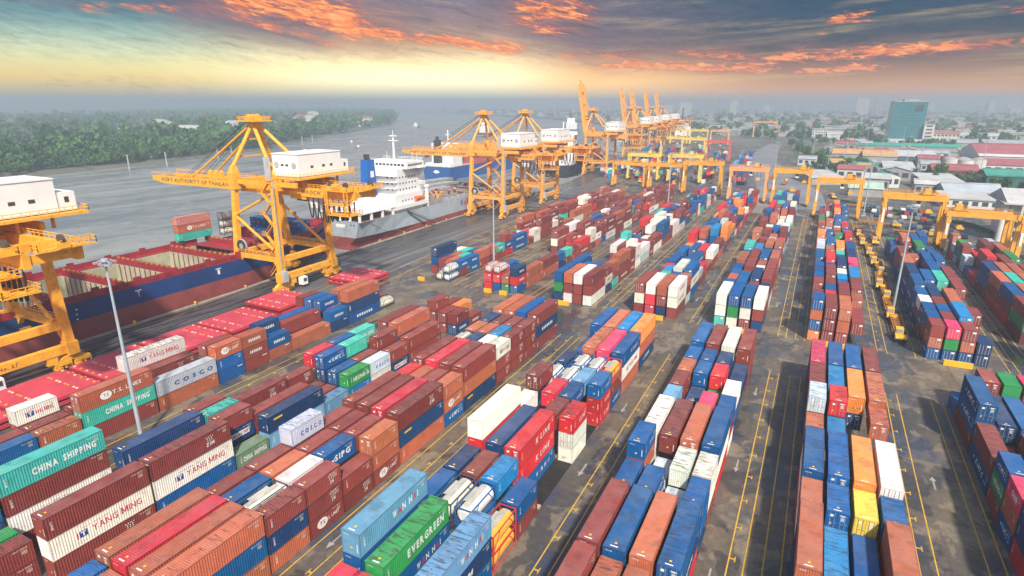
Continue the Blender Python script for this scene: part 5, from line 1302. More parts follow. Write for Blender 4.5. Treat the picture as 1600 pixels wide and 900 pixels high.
for (xa, xb), y in cream_c:
    for q in range(2):
        root = empty('flat_rack', ((xa + xb) / 2, y, q * .75)); tag(root, f"pale folded flat rack on the quay road, {['lower', 'upper'][q]} of pair {ORD[cream_c.index(((xa, xb), y))]} from the near end", 'flat rack', 'flat racks beside the quay road')
        b = MB(); w = (xb - xa) / 2 - 1; b.box(-w, w, -6, 6, .1, .45); 
        for k in range(8): b.box(-w + .2 + k * (2 * w - .6) / 7, -w + .5 + k * (2 * w - .6) / 7, -6, 6, 0, .1)
        b.build('deck', mat('flat_rack_tan', (.36, .31, .20), .8, var=.25, dirt=.5), root)
        b = MB()
        for s in (-1, 1): b.box(-w, w, s * 6.0, s * 6.2, .1, .7)
        b.build('end_wall', mat('flat_rack_tan', (.36, .31, .20)), root)

# ------------------------------------------------------------------ floodlight masts
P_grey = mat('mast_grey', (.36, .41, .45), .5, var=.1, dirt=.15)
def mast(x, y, h, label, r0=.34, group='floodlight masts'):
    root = empty('lamp_mast', (x, y, 0)); tag(root, label, 'lamp mast', group)
    b = MB(); b.tube((0, 0, .4), (0, 0, h), r0, 12, r0 * .45); b.build('pole', P_grey, root, smooth=False)
    b = MB(); b.box(-.9, .9, -.9, .9, 0, .45, 0); b.box(.5, 1.0, -.4, .4, .45, 1.6, 1); b.build('base', [kc, P_grey], root)
    b = MB(); b.tube((0, 0, h - .3), (0, 0, h + .1), .5, 12); b.tube((0, 0, h - .9), (0, 0, h - .82), .8, 12); b.build('lamp_ring', P_grey, root)
    for k in range(6):
        a = k * math.pi / 3; b = MB(); c = Vector((1.25 * math.cos(a), 1.25 * math.sin(a), h - .3)); b.beam((math.cos(a) * .7, math.sin(a) * .7, h - .1), c, .1, m=0)
        b.box(c.x - .22, c.x + .22, c.y - .22, c.y + .22, c.z - .25, c.z + .06, 1); b.build('floodlight', [P_grey, mat('lamp_housing', (.30, .32, .33), .4)], root)
mast(-94.8, 50, 31.4, 'tall grey lamp mast nearest the camera in the lane at left')
mast(-94.6, 172.4, 28.3, 'tall grey lamp mast beside the tank containers in the middle')
mast(22.9, 182, 29.2, 'tall grey lamp mast standing among the yellow trucks')
mast(-71.5, 330, 28, 'tall pale lamp mast before the amber gantry cranes', .35)
mast(23, 345, 27, 'tall lamp mast behind the parked trucks', .35)
mast(-28, 470, 28, 'hazy lamp mast beside the wide empty road', .35)
for j, (x, y) in enumerate(sorted(((60, 560), (92, 640), (40, 720), (20, 640), (100, 520), (64, 520), (6, 560), (-8, 700), (-20, 800), (14, 860), (75, 760), (45, 600)), key=lambda q_: q_[1])):
    mast(x, y, 30, f"slender lamp mast among the sheds, {ORD[j]} of twelve counted from the gantries", .32, 'masts among the warehouses')

# ------------------------------------------------------------------ yard tractors with trailers
T_yel = mat('tractor_yellow', (.80, .42, .025), .45, var=.1, dirt=.2, dirtc=(.3, .18, .05)); T_rust = mat('trailer_rust', (.40, .17, .03), .8, var=.3, dirt=.6, dirtc=(.12, .05, .02), scale=.8)
T_glass = mat('cab_glass', (.25, .33, .36), .15, var=.1, spec=.6); 
def truck():
    root = empty('yard_truck')
    b = MB(); b.prism([(-2.9, .75), (-2.9, 1.55), (-2.5, 1.7), (-1.1, 1.75), (-1.1, .75)], -1.2, 1.2, 0, 'x'); b.box(-1.15, 1.15, -2.95, -2.88, .5, 1.1, 1)
    b.prism([(-1.1, .9), (-1.3, 2.0), (-1.0, 3.1), (.6, 3.1), (.7, .9)], -1.15, .45, 0, 'x')
    for x in (-.9, .9): b.box(x - .2, x + .2, -2.98, -2.92, 1.15, 1.4, 2)
    b.box(.6, 1.1, -.8, .6, 1.0, 2.2, 1); b.beam((.8, .2, 2.2), (.8, .2, 3.4), .18, m=1)
    b.build('cab', [T_yel, rub, WHITE], root)
    b = MB(); b.box(-1.0, .3, -1.36, -1.24, 2.1, 2.95); b.box(-1.18, -1.13, -.9, .4, 2.1, 2.9); b.box(.44, .49, -.9, .4, 2.1, 2.9); b.build('windscreen', T_glass, root)
    b = MB(); b.box(-.5, .5, .7, 3.2, .7, 1.1); 
    for y in (-1.9, 1.9): b.box(-.9, .9, y - .1, y + .1, .45, .6)
    b.build('chassis', rub, root)
    b = MB()
    for x in (-.5, .5): b.box(x - .14, x + .14, 1.4, 13.6, 1.15, 1.5)
    for k in range(7): b.box(-1.2, 1.2, 1.6 + k * 1.95, 1.9 + k * 1.95, 1.2, 1.56)
    for s in (-1, 1): b.box(s * 1.05, s * 1.2, 1.6, 13.6, 1.25, 1.75)
    b.box(-1.2, 1.2, 13.5, 13.8, .8, 1.9); b.build('trailer_bed', T_rust, root)
    for y, w in ((-1.9, 1), (2.0, 1), (10.8, 1), (12.2, 1)):
        for s in (-1, 1):
            b = MB(); b.tube((s * .75, y, .5), (s * 1.2, y, .5), .5, 12, m=0); b.tube((s * 1.2, y, .5), (s * 1.23, y, .5), .25, 8, m=1); b.build('wheel', [rub, T_rust], root)
    return root
tp = truck()
tspots = [(22.6, 160.4, 0), (22.0, 176.5, 0), (22.4, 193, .02), (21.4, 206, -.04), (22.8, 222, .03), (21.6, 237, 0), (21.0, 252, 0), (19.6, 270, 0), (24.0, 274, 0), (19.0, 288, 0)]
for j, (x, y, a) in enumerate(tspots):
    o = tp if j == 0 else copy_tree(tp); o.location = (x, y, .012); o.rotation_euler = (0, 0, a)
    tag(o, 'yellow yard tractor with rusty trailer at the near end of the parked line' if j == 0 else f"yellow yard tractor with rusty trailer, {ORD[j]} in the parked line from the near end", 'truck', 'parked yard tractors')
k = 10
for j, (x, y, a, w) in enumerate(((-14, 420, 1.6, 'behind the peach gantry'), (-20, 470, 3.1, 'on the wide road'), (24, 372, 1.4, 'beside the car park'), (34, 318, 1.5, 'under the near yellow gantry'), (10, 402, .1, 'left of the car park'), (-30, 500, 3.0, 'farther up the wide road'), (-112, 422, .1, 'between the pale gantries'), (-88, 420, .2, 'below the second pale gantry'), (46, 302, 1.5, 'beside the white office'))):
    o = copy_tree(tp); o.location = (x, y, .012); o.rotation_euler = (0, 0, a); tag(o, f"small yellow yard tractor with trailer {w}", 'truck', 'yard tractors beyond the gantries')

# ------------------------------------------------------------------ block end barriers
ep = MB(); ep.box(-2.6, 2.6, -.35, .35, 0, 1.15); eb = ep.mesh('block_end_barrier', [T_yel])
for j, (x, y, w) in enumerate(((8.6, 147.6, 'block behind the blue stacks'), (32.2, 147.8, 'block beside the parked trucks'), (-11.6, 147.2, 'rear centre block'), (-33.6, 147.6, 'block with cream ends'), (-59.8, 147.6, 'block behind the maroon stacks'), (-83.5, 148.2, 'block with grey tanks'), (-78.3, 148.2, 'block with grey tanks, right one'), (-108.6, 149.6, 'block beside the quay road'))):
    o = bpy.data.objects.new('block_end_barrier', eb); col.objects.link(o); o.location = (x, y, 0.006); o.scale = (1 if j < 5 else .45, 1, 1)
    tag(o, f"yellow barrier at the aisle end of the {w}", 'barrier', 'yellow barriers at block ends')
# ------------------------------------------------------------------ buildings on the right bank
def facade(b, x0, x1, y, z0, z1, nx, nz, wf=.6, hf=.55, sy=-1, m=0): pass
W_wall = mat('wall_white', (.62, .61, .57), .75, var=.12, dirt=.3, dirtc=(.3, .27, .22), scale=.12)
W_glass = mat('window_glass', (.05, .07, .09), .2, var=.2, spec=.6)
W_conc = mat('wall_grey', (.34, .33, .31), .8, var=.2, dirt=.3)
def roofmat(n, c): return mat('roof_' + n, c, .65, var=.16, dirt=.35, dirtc=tuple(v * .55 for v in c), scale=.12)
def bld(name, label, x0, x1, y0, y1, h, wall, roof, kind='flat', rise=3.0, nx=0, nz=0, side=0, cat='building', rz=0, eave=.6):
    cx, cy = (x0 + x1) / 2, (y0 + y1) / 2; w, l = (x1 - x0) / 2, (y1 - y0) / 2
    root = empty(name, (cx, cy, 0), R(rz)); tag(root, label, cat)
    b = MB(); b.box(-w, w, -l, l, 0, h)
    if kind == 'gable_x': b.prism([(-l, h), (l, h), (0, h + rise)], -w, w, None, 'x')
    if kind == 'gable_y': b.prism([(-w, h), (w, h), (0, h + rise)], -l, l)
    b.build('wall', wall, root)
    b = MB(); e = eave
    if kind == 'flat': b.box(-w - e * .4, w + e * .4, -l - e * .4, l + e * .4, h + .01, h + .7)
    elif kind == 'gable_x':
        for s in (-1, 1): b.add([(-w - e, s * (l + e), h - .15), (w + e, s * (l + e), h - .15), (w + e, 0, h + rise + .15), (-w - e, 0, h + rise + .15)], [(0, 1, 2, 3)])
        b.box(-w - e, w + e, -.5, .5, h + rise + .16, h + rise + .8)
    elif kind == 'gable_y':
        for s in (-1, 1): b.add([(s * (w + e), -l - e, h - .15), (s * (w + e), l + e, h - .15), (0, l + e, h + rise + .15), (0, -l - e, h + rise + .15)], [(0, 1, 2, 3)])
        b.box(-.5, .5, -l - e, l + e, h + rise + .16, h + rise + .8)
    elif kind == 'mono': b.add([(-w - e, -l - e, h + .02), (w + e, -l - e, h + .02), (w + e, l + e, h + rise), (-w - e, l + e, h + rise), (-w - e, -l - e, h - .4), (w + e, -l - e, h - .4)], [(0, 1, 2, 3), (4, 5, 1, 0)])
    b.build('roof', roof, root)
    def win(bx):
        o = MB(); o.box(*bx); o.build('window', W_glass, root)
    for i in range(nx):
        for k in range(nz):
            c = -w + (i + .5) * 2 * w / nx; z = (k + .30) * h / nz; win((c - w / nx * .62, c + w / nx * .62, -l - .06, -l + .05, z, z + h / nz * .45))
    for i in range(side):
        for k in range(nz):
            c = -l + (i + .5) * 2 * l / side; z = (k + .30) * h / nz; win((-w - .06, -w + .05, c - l / side * .6, c + l / side * .6, z, z + h / nz * .45))
    return root
# glass office tower
m_gl, t, pos, b_ = shader('curtain_wall_glass')
br = t.new('ShaderNodeTexBrick'); br.offset = 0; s = t.new('ShaderNodeSeparateXYZ'); t.l.new(pos, s.inputs[0])
t.l.new(t.vec(t.m('ADD', s.outputs[0], s.outputs[1]), s.outputs[2]), br.inputs['Vector']); br.inputs['Scale'].default_value = 1; br.inputs['Brick Width'].default_value = 4.3; br.inputs['Row Height'].default_value = 3.7
br.inputs['Mortar Size'].default_value = .32; br.inputs['Color1'].default_value = (.012, .13, .155, 1); br.inputs['Color2'].default_value = (.018, .17, .19, 1); br.inputs['Mortar'].default_value = (.06, .22, .23, 1)
t.l.new(br.outputs['Color'], b_.inputs['Base Color']); b_.inputs['Roughness'].default_value = .25
root = empty('office_tower', (100, 1040, 0)); tag(root, 'tall teal glass office tower rising above the warehouses', 'tower')
b = MB(); b.prism([(-20, 0), (20, 0), (20, 56), (-18.6, 56)], -34, 34); b.build('glass_wall', m_gl, root)
b = MB(); b.box(-19, 20.5, -34.5, 34.5, 56, 57.2); b.box(-6, 12, -15, 15, 57.2, 60); b.build('roof', W_conc, root)
b = MB(); b.box(-24, 26, -40, 40, 0, 7); b.build('podium', W_wall, root)
b = MB(); b.box(6, 16, -34.3, -34.0, 44, 52); b.build('panel', W_glass, root)
bld('apartment_block', 'white stair tower beside the teal glass tower', 120, 132, 1000, 1020, 27, W_wall, W_conc, nx=1, nz=6)
bld('apartment_block', 'low white block with rows of windows right of the glass tower', 133, 163, 1010, 1030, 15, W_wall, roofmat('terracotta', (.36, .13, .10)), 'gable_x', 3, nx=7, nz=3)
bld('apartment_block', 'small white multi storey block among trees left of the glass tower', -17, 2, 1055, 1075, 17, W_wall, W_conc, nx=5, nz=5, side=2)
bld('warehouse', 'wide white roofed hall behind the small white block', 4, 42, 1080, 1120, 9, W_wall, roofmat('white', (.46, .46, .45)), 'gable_x', 3)
bld('warehouse', 'long pale terminal building with white roof at right distance', 168, 226, 1090, 1120, 10, W_wall, roofmat('white', (.46, .46, .45)), 'gable_x', 3, nx=9, nz=2)
bld('warehouse', 'long grey roofed sheds in front of the pale terminal', 140, 172, 935, 965, 7, W_conc, roofmat('grey', (.36, .38, .40)), 'gable_x', 3)
bld('warehouse', 'grey roofed sheds running out at the right edge', 176, 250, 925, 965, 8, W_conc, roofmat('grey', (.36, .38, .40)), 'gable_x', 3)
bld('warehouse', 'very long low shed with a bright green roof', 24, 146, 868, 892, 5.5, W_conc, roofmat('green', (.03, .34, .25)), 'mono', 2.2, rz=-3)
bld('warehouse', 'shed with a tan orange roof, left wing', 10, 34, 668, 700, 8, W_conc, roofmat('tan', (.58, .33, .13)), 'gable_x', 3.2)
bld('warehouse', 'shed with a tan orange roof, right wing', 35, 62, 648, 690, 8, W_conc, roofmat('tan', (.58, .33, .13)), 'gable_x', 3.6)
bld('warehouse', 'broad shed with pale grey roof beside the tan roofed sheds', 63, 94, 655, 700, 8.5, mat('shed_wall_dark', (.10, .12, .14), .8), roofmat('pale_grey', (.50, .52, .53)), 'mono', 2.5)
bld('warehouse', 'huge warehouse with ridged dusty red roof at right', 122, 198, 650, 735, 11, W_wall, roofmat('dusty_red', (.36, .10, .11)), 'gable_x', 8)
bld('warehouse', 'smaller shed with a dusty red roof below the white silos', 74, 102, 528, 560, 8, mat('shed_wall_rust', (.16, .06, .05), .8), roofmat('dusty_red', (.36, .10, .11)), 'gable_x', 3)
bld('warehouse', 'low annex with red roof and white wall before the huge red warehouse', 116, 150, 600, 628, 8, W_wall, roofmat('dusty_red', (.36, .10, .11)), 'mono', 3, nx=5, nz=1)
bld('warehouse', 'dark green walled shed with green roof at the right edge', 99, 134, 492, 522, 9, mat('shed_wall_green', (.02, .13, .11), .8), roofmat('moss_green', (.06, .28, .21)), 'gable_x', 3)
bld('warehouse', 'long white roofed canopy between trees and gantry', 60, 82, 470, 500, 6, W_conc, roofmat('white', (.46, .46, .45)), 'mono', 2.5, rz=8)
bld('warehouse', 'long shed with bluish white roof right behind the near yellow gantry', 66, 94, 424, 446, 6, W_conc, roofmat('bluish_white', (.40, .44, .48)), 'gable_x', 3.0, rz=5)
bld('warehouse', 'flat topped white shed in front of the bluish white roof', 62, 88, 396, 414, 5, W_wall, roofmat('white', (.46, .46, .45)), 'mono', 1.8, nx=6, nz=1)
bld('warehouse', 'small shed with pale green roof behind the car park', 18, 36, 420, 440, 5, W_conc, roofmat('pale_green', (.40, .52, .44)), 'gable_x', 2.6)
bld('warehouse', 'dark open shed with white roof edge behind the lamp masts', 44, 64, 540, 566, 8, mat('shed_wall_dark', (.10, .12, .14)), roofmat('white', (.46, .46, .45)), 'mono', 2.5, nx=4, nz=2)
bld('warehouse', 'long narrow white roofed canopy across the lorry park', -10, 12, 470, 505, 5, W_conc, roofmat('white', (.46, .46, .45)), 'mono', 2, rz=20)
bld('gatehouse', 'low row of white booths with blue roof by the wide road', -10, 0, 515, 520, 4, W_wall, roofmat('blue', (.02, .10, .33)), 'flat', cat='booth')
bld('villa', 'cream rounded house among trees near the right edge', 108, 122, 428, 442, 11, W_wall, roofmat('terracotta', (.36, .13, .10)), 'gable_y', 3, nx=3, nz=2)
taken = [(o_.location.x, o_.location.y) for o_ in bpy.data.objects if o_.get('category') in ('building', 'tower')]
sr = random.Random(31); cols = [('white', (.46, .46, .45)), ('grey', (.36, .38, .40)), ('tan', (.58, .33, .13)), ('dusty_red', (.36, .10, .11)), ('blue', (.02, .10, .33)), ('moss_green', (.06, .28, .21))]; spots_ = []; tries = 0
while len(spots_) < 46 and tries < 900:
    tries += 1
    y = sr.uniform(430, 980); x = sr.uniform(-12 if y > 560 else 12, 60 + (y - 380) * .26)
    if any(abs(x - a) < 17 and abs(y - b) < 19 for a, b in taken): continue
    taken.append((x, y)); spots_.append((y, x))
sc_ = {}
for y, x in sorted(spots_):
    c_ = cols[sr.randrange(6) if sr.random() < .55 else sr.randrange(2)]; sc_[c_[0]] = sc_.get(c_[0], 0) + 1; w, l = sr.uniform(5, 10), sr.uniform(4, 9)
    bld('shed', f"small shed with {c_[0].replace('_', ' ')} roof, {ORD[sc_[c_[0]] - 1]} of that colour counted back from the gantries", x - w, x + w, y - l, y + l, sr.uniform(3.5, 9), sr.choice((W_wall, W_conc)), roofmat(*c_), sr.choice(('gable_x', 'gable_y', 'mono', 'flat')), 2.0, nx=3, nz=1, cat='shed', rz=sr.uniform(-12, 12))
# silos
for j, (x, y) in enumerate(((92, 586), (101, 589), (110, 586), (100, 574))):
    root = empty('silo', (x, y, 0)); tag(root, f"white round silo beside the red roofs, {['first', 'second', 'third', 'fourth'][j]} of the cluster from the left", 'silo', 'white silos')
    b = MB(); b.tube((0, 0, 0), (0, 0, 12.5), 5.2, 24); b.build('shell', W_wall, root); b = MB(); b.tube((0, 0, 12.5), (0, 0, 14), 5.3, 24, .8); b.build('roof', W_conc, root)
# the white office with green tinted bands at the right
root = empty('office_building', (84, 314, 0)); tag(root, 'white four storey port office with round corner tower and pale roof', 'building')
b = MB(); b.box(-13, 22, -10, 14, 0, 15.5); b.build('wall', W_wall, root)
b = MB(); b.tube((-14.6, -9.6, 0), (-14.6, -9.6, 15.4), 1.25, 16); b.build('corner_tower', W_wall, root)
for z in (2.2, 6.0, 9.8):
    for k in range(6):
        b = MB(); b.box(-11.8 + k * 5.6, -7.6 + k * 5.6, -10.15, -9.9, z, z + 2.3); b.build('window', W_glass, root)
b = MB()
for z in (4.6, 8.4, 12.2): b.box(-13.2, 22, -10.4, -10.0, z, z + 1.3)
b.build('balcony_band', mat('pale_green_band', (.50, .60, .50), .7), root)
b = MB(); b.box(-16, 24, -13, 17, 15.5, 16.1); b.prism([(-13, 16.1), (17, 16.1), (2, 20.5)], -15, 24, None, 'x'); b.build('roof', roofmat('grey_white', (.46, .46, .45)), root)
b = MB()
for x in (-10, -3, 4, 11, 18): b.box(x, x + .8, -12.6, -12.0, 0, 15.5)
b.build('column', W_wall, root)
# parked cars
cm = {}
def car(x, y, a, j, label):
    cc = [('white', (.62, .62, .60)), ('silver', (.38, .40, .42)), ('black', (.02, .02, .025)), ('grey', (.14, .15, .17)), ('dark blue', (.02, .05, .14)), ('red', (.32, .03, .03))][j % 6]
    if cc[0] not in cm:
        b = MB(); b.prism([(-2.2, .45), (2.2, .45), (2.2, .85), (1.3, .98), (.75, 1.5), (-1.0, 1.52), (-1.75, 1.0), (-2.2, .95)], -.86, .86, 0, 'x')
        b.prism([(1.22, 1.0), (.72, 1.44), (-.98, 1.46), (-1.6, 1.02)], -.875, .875, 1, 'x')
        for yy in (-1.35, 1.35):
            for s in (-1, 1): b.tube((s * .68, yy, .33), (s * .9, yy, .33), .33, 10, m=2)
        cm[cc[0]] = b.mesh('parked_car', [mat('car_' + cc[0].replace(' ', '_'), cc[1], .3, var=.05), W_glass, rub])
    o = bpy.data.objects.new('parked_car', cm[cc[0]]); col.objects.link(o); o.location = (x, y, .006); o.rotation_euler = (0, 0, a); o.scale = (1.25, 1.25, 1.25)
    tag(o, label(cc[0]), 'car', 'cars in the lorry park')
cr = random.Random(21); cnt = 0
for row in range(6):
    for k in range(11):
        if cr.random() < .18: continue
        x, y = 22.5 + k * 2.75 + row * 3.2, 372 - row * 13.0 - k * .5
        if y < 318 and x > 58: continue
        car(x, y, R(cr.uniform(-6, 6)), cr.choice((0, 1, 2, 2, 3, 3, 4, 4, 3, 2, 5)), lambda c, row=row, k=k: f"{c} car in the car park, {ORD[row]} line back, {ORD[k]} from the left"); cnt += 1
m_lot = m_yard
b = MB(); b.add([(8, 300, .002), (70, 300, .002), (62, 420, .002), (4, 520, .002), (-60, 640, .002), (-40, 640, .002), (20, 520, .002)], [(0, 1, 2, 6, 5, 4, 3)] if False else [(0, 1, 2, 3)])
wide = MB(); wp = [((-36, 330), (8, 330)), ((-34, 420), (4, 420)), ((-46, 520), (-16, 520)), ((-64, 640), (-38, 640)), ((-70, 800), (-48, 800)), ((-66, 930), (-50, 930))]
for (a, b1), (c1, d1) in zip(wp, wp[1:]): wide.add([(*a, .012), (*b1, .012), (*d1, .012), (*c1, .012)], [(0, 1, 2, 3)])
tag(wide.build('road', mat('road_asphalt', (.20, .20, .205), .7, var=.2, dirt=.4, dirtc=(.09, .085, .08), scale=.05)), kind='structure')
hd = MB()
for (xa, ya), (xb, yb) in (((14, 392), (66, 338)), ((66, 338), (76, 300))): hd.beam((xa, ya, .7), (xb, yb, .7), 1.6, 1.4)
tag(hd.build('hedge', mat('hedge_green', (.045, .10, .035), .9, var=.4, dirt=.4, bump=.6, bscale=1.2)), 'clipped dark green hedge along the edge of the car park', 'hedge')

# ------------------------------------------------------------------ trees
def leafmat(name, rgb):
    m = bpy.data.materials.new(name); m.use_nodes = True; t = NT(m.node_tree); t.n.clear()
    g = t.new('ShaderNodeNewGeometry'); oi = t.new('ShaderNodeObjectInfo')
    n = t.noise(g.outputs['Position'], .035, 3, .6); n2 = t.noise(g.outputs['Position'], .5, 3, .6)
    c = t.mix(t.step(n, .36, .64), tuple(v * .70 for v in rgb), (rgb[0] * 1.4, rgb[1] * 1.25, rgb[2]))
    c = t.mix(1.0, c, t.ramp(n2, [(.3, (.7, .7, .7)), (.7, (1.35, 1.35, 1.2))]), 'MULTIPLY')
    b = t.new('ShaderNodeBsdfPrincipled'); t.l.new(c, b.inputs['Base Color']); b.inputs['Roughness'].default_value = .75; b.inputs['Specular IOR Level'].default_value = .2
    tr = t.new('ShaderNodeBsdfTranslucent'); t.l.new(c, tr.inputs[0]); ms_ = t.new('ShaderNodeMixShader'); ms_.inputs[0].default_value = .2
    t.l.new(b.outputs[0], ms_.inputs[1]); t.l.new(tr.outputs[0], ms_.inputs[2]); o = t.new('ShaderNodeOutputMaterial'); t.l.new(ms_.outputs[0], o.inputs[0])
    return m
LEAF = leafmat('foliage', (.062, .155, .050)); BARK = mat('bark', (.10, .075, .05), .9)
def crown(rng, n, rad, zc, flat=.8, lobes=7, size=.55):
    """leaf sprays scattered over overlapping lobes"""
    L = [(rng.uniform(-.55, .55) * rad, rng.uniform(-.55, .55) * rad, zc + rng.uniform(-.45, .5) * rad * flat, rad * rng.uniform(.35, .62)) for _ in range(lobes)]
    L = np.array(L); k = np.array([rng.randrange(lobes) for _ in range(n)])
    g = np.random.RandomState(rng.randrange(1 << 30))
    d = g.normal(size=(n, 3)); d /= np.linalg.norm(d, axis=1)[:, None]
    rr_ = g.uniform(.65, 1.08, n) ** .6
    c = L[k, :3] + d * (L[k, 3] * rr_)[:, None] * np.array([1, 1, flat])
    a = g.normal(size=(n, 3)) + d * .3; a /= np.linalg.norm(a, axis=1)[:, None]
    b2 = np.cross(a, d + g.normal(size=(n, 3)) * .7); b2 /= np.linalg.norm(b2, axis=1)[:, None] + 1e-9
    s = g.uniform(.6, 1.3, n)[:, None] * size
    v = np.stack([c - a * s, c + b2 * s * .7, c + a * s, c - b2 * s * .7], 1)
    return v
def quads_mesh(name, V, m):
    n = len(V); me = bpy.data.meshes.new(name); me.vertices.add(n * 4); me.vertices.foreach_set('co', V.reshape(-1).astype(np.float32))
    me.loops.add(n * 4); me.loops.foreach_set('vertex_index', np.arange(n * 4, dtype=np.int32)); me.polygons.add(n)
    me.polygons.foreach_set('loop_start', np.arange(0, n * 4, 4, dtype=np.int32)); me.polygons.foreach_set('loop_total', np.full(n, 4, np.int32)); me.update(); me.validate(); me.materials.append(m)
    return me
tr_ = random.Random(9); TREES = []
for j in range(4):
    b = MB(); b.tube((0, 0, 0), (0, 0, 4.5), .28, 7, .18)
    for q in range(5):
        a = q * 1.26; b.tube((0, 0, 2.6 + q * .3), (1.6 * math.cos(a), 1.6 * math.sin(a), 5.2 + q * .25), .13, 5, .05)
    TREES.append((b.mesh('trunk', [BARK]), quads_mesh('crown', crown(tr_, 520, 3.4, 6.0, .8, 8, .52), LEAF)))
def tree(x, y, s, label, j, sq=1.0):
    root = empty('tree', (x, y, 0), tr_.uniform(0, 6)); root.scale = (s, s, s * sq); tag(root, label, 'tree', 'trees on the right bank')
    for nm, me in zip(('trunk', 'crown'), TREES[j % 4]):
        o = bpy.data.objects.new(nm, me); col.objects.link(o); o.parent = root
tl = []
for q in range(26):                                                  # belt along the wide road
    u = q / 25; tl.append((-34 + 34 * (1 - u) * 1.0 + tr_.uniform(-4, 4) + (1 - u) * 14, 520 + u * 330 + tr_.uniform(-8, 8), tr_.uniform(.9, 1.35), 'in the tree belt along the wide road'))
for q in range(22): tl.append((-8 + (q % 11) * 3.2 - (q % 2) * 4 + tr_.uniform(-2, 2), 545 + q * 10.5 + tr_.uniform(-4, 4), tr_.uniform(.7, 1.1), 'on the strip beside the wide road'))
for q in range(12): tl.append((10 + q * 6.4 + tr_.uniform(-2, 2), 630 - q * 9 + tr_.uniform(-8, 8), tr_.uniform(.8, 1.2), 'between the tan roofed sheds and the car park'))
for q in range(12): tl.append((70 + q * 5 + tr_.uniform(-3, 3), 500 + (q % 3) * 8 + tr_.uniform(-5, 5), tr_.uniform(.9, 1.5), 'around the red and green sheds'))
for q in range(20): tl.append((-10 + q * 8 + tr_.uniform(-3, 3), 905 + tr_.uniform(-10, 40), tr_.uniform(1.0, 1.5), 'behind the long green roof'))
for q in range(8): tl.append((96 + q * 6, 450 + tr_.uniform(-14, 10), tr_.uniform(.9, 1.3), 'near the white port office'))
for q in range(6): tl.append((124 + q * 9, 985 + tr_.uniform(-6, 6), tr_.uniform(1.0, 1.4), 'in front of the low white block'))
cntr = {}
for j, (x, y, s, w) in enumerate(tl):
    cntr[w] = cntr.get(w, 0) + 1
    tree(x, y, s, f"leafy tree {w}, {ORD[cntr[w] - 1]} along", j, tr_.uniform(.85, 1.2))
# the wooded far bank: one unbroken mass
def bank_x(y):
    for (xa, ya), (xb, yb) in zip(BANK, BANK[1:]):
        if ya <= y <= yb: return xa + (xb - xa) * (y - ya) / (yb - ya)
    return BANK[-1][0]
strip('far_bank_ground', [(-6900, y) for x, y in BANK], BANK, -.6, m_land)
bk = MB()
for (xa, ya), (xb, yb) in zip(BANK, BANK[1:]): bk.add([(xa, ya, -.6), (xb, yb, -.6), (xb + 3, yb, -3.4), (xa + 3, ya, -3.4)], [(0, 1, 2, 3)])
tag(bk.build('riverbank', m_land), kind='structure')
PROTO = [crown(tr_, 190, 4.6, 5.2, .95, 6, .95) for _ in range(8)]
LOW = [crown(tr_, 46, 5.0, 5.0, .8, 5, 2.0) for _ in range(6)]
pr_ = np.random.RandomState(4); parts = []
def put(x, y, s, lib):
    V = lib[pr_.randint(len(lib))]; a = pr_.uniform(0, 6.28); ca, sa = math.cos(a), math.sin(a)
    M = np.array([[ca, -sa, 0], [sa, ca, 0], [0, 0, pr_.uniform(.8, 1.25)]]) * s
    parts.append(V @ M.T + np.array([x, y, -.6]))
for q in range(1250):
    y = pr_.uniform(100, 900); d = abs(pr_.normal(0, 1)) * 70 + pr_.uniform(0, 10); put(bank_x(y) - 4 - d, y, min(2.6, .65 + pr_.exponential(.55)), PROTO)
for q in range(1700):
    y = pr_.uniform(120, 1500); d = 60 + pr_.uniform(0, 1) ** 1.3 * 520
    if math.sin(y * .021) * math.cos(d * .02 + 1) > .62: continue
    put(bank_x(y) - d, y, min(3.0, .8 + pr_.exponential(.6)), LOW)
for q in range(2600):
    y = pr_.uniform(500, 4200); d = pr_.uniform(0, 1) ** 1.5 * 1900
    put(bank_x(y) - d, y, pr_.uniform(1.3, 3.0), LOW)
fw = bpy.data.objects.new('far_woodland', quads_mesh('far_woodland', np.concatenate(parts), LEAF)); col.objects.link(fw)
tag(fw, 'dense green woodland covering the far bank of the river', 'woodland', kind='stuff')
# houses showing between the trees
hr = random.Random(13)
hs = [(-700, 420, 12, 5, 'tan', (.58, .40, .16), 'house with a tan gable roof deep in the trees'), (-612, 330, 7, 4, 'tan', (.58, .33, .13), 'small hut by the water at the wooded bank'), (-640, 360, 6, 6, 'white', (.6, .6, .58), 'little white walled house in the woodland'),
      (-900, 640, 34, 8, 'white', (.58, .58, .56), 'long white shed in the woodland, nearest the river bend'), (-960, 560, 26, 8, 'blue', (.02, .10, .33), 'blue roofed shed in the woodland'), (-1020, 820, 40, 9, 'pale_grey', (.5, .52, .53), 'grey roofed shed far in the woodland'),
      (-1030, 1010, 44, 18, 'dusty_red', (.36, .10, .11), 'red roofed temple hall far across the river'), (-1110, 1120, 26, 24, 'white', (.6, .6, .58), 'tall white building beside the red roofs across the river'), (-1000, 1180, 30, 12, 'terracotta', (.36, .13, .10), 'terracotta roofed house on the far river bend'),
      (-780, 560, 22, 7, 'white', (.6, .6, .58), 'white roofed boathouse near the water'), (-820, 600, 26, 6, 'pale_grey', (.5, .52, .53), 'low grey shed beside the white boathouse'), (-1150, 760, 50, 10, 'white', (.6, .6, .58), 'wide white factory far back in the woodland'),
      (-1010, 900, 30, 8, 'tan', (.58, .40, .16), 'tan roofed shed far across the river bend')]
for x, y, L, h, rn_, rc, lab in hs:
    bld('far_house', lab, x - L / 2, x + L / 2, y - L * .3, y + L * .3, h + 9, W_wall, roofmat(rn_, rc), 'gable_x', L * .12, cat='house', rz=hr.uniform(-25, 25))
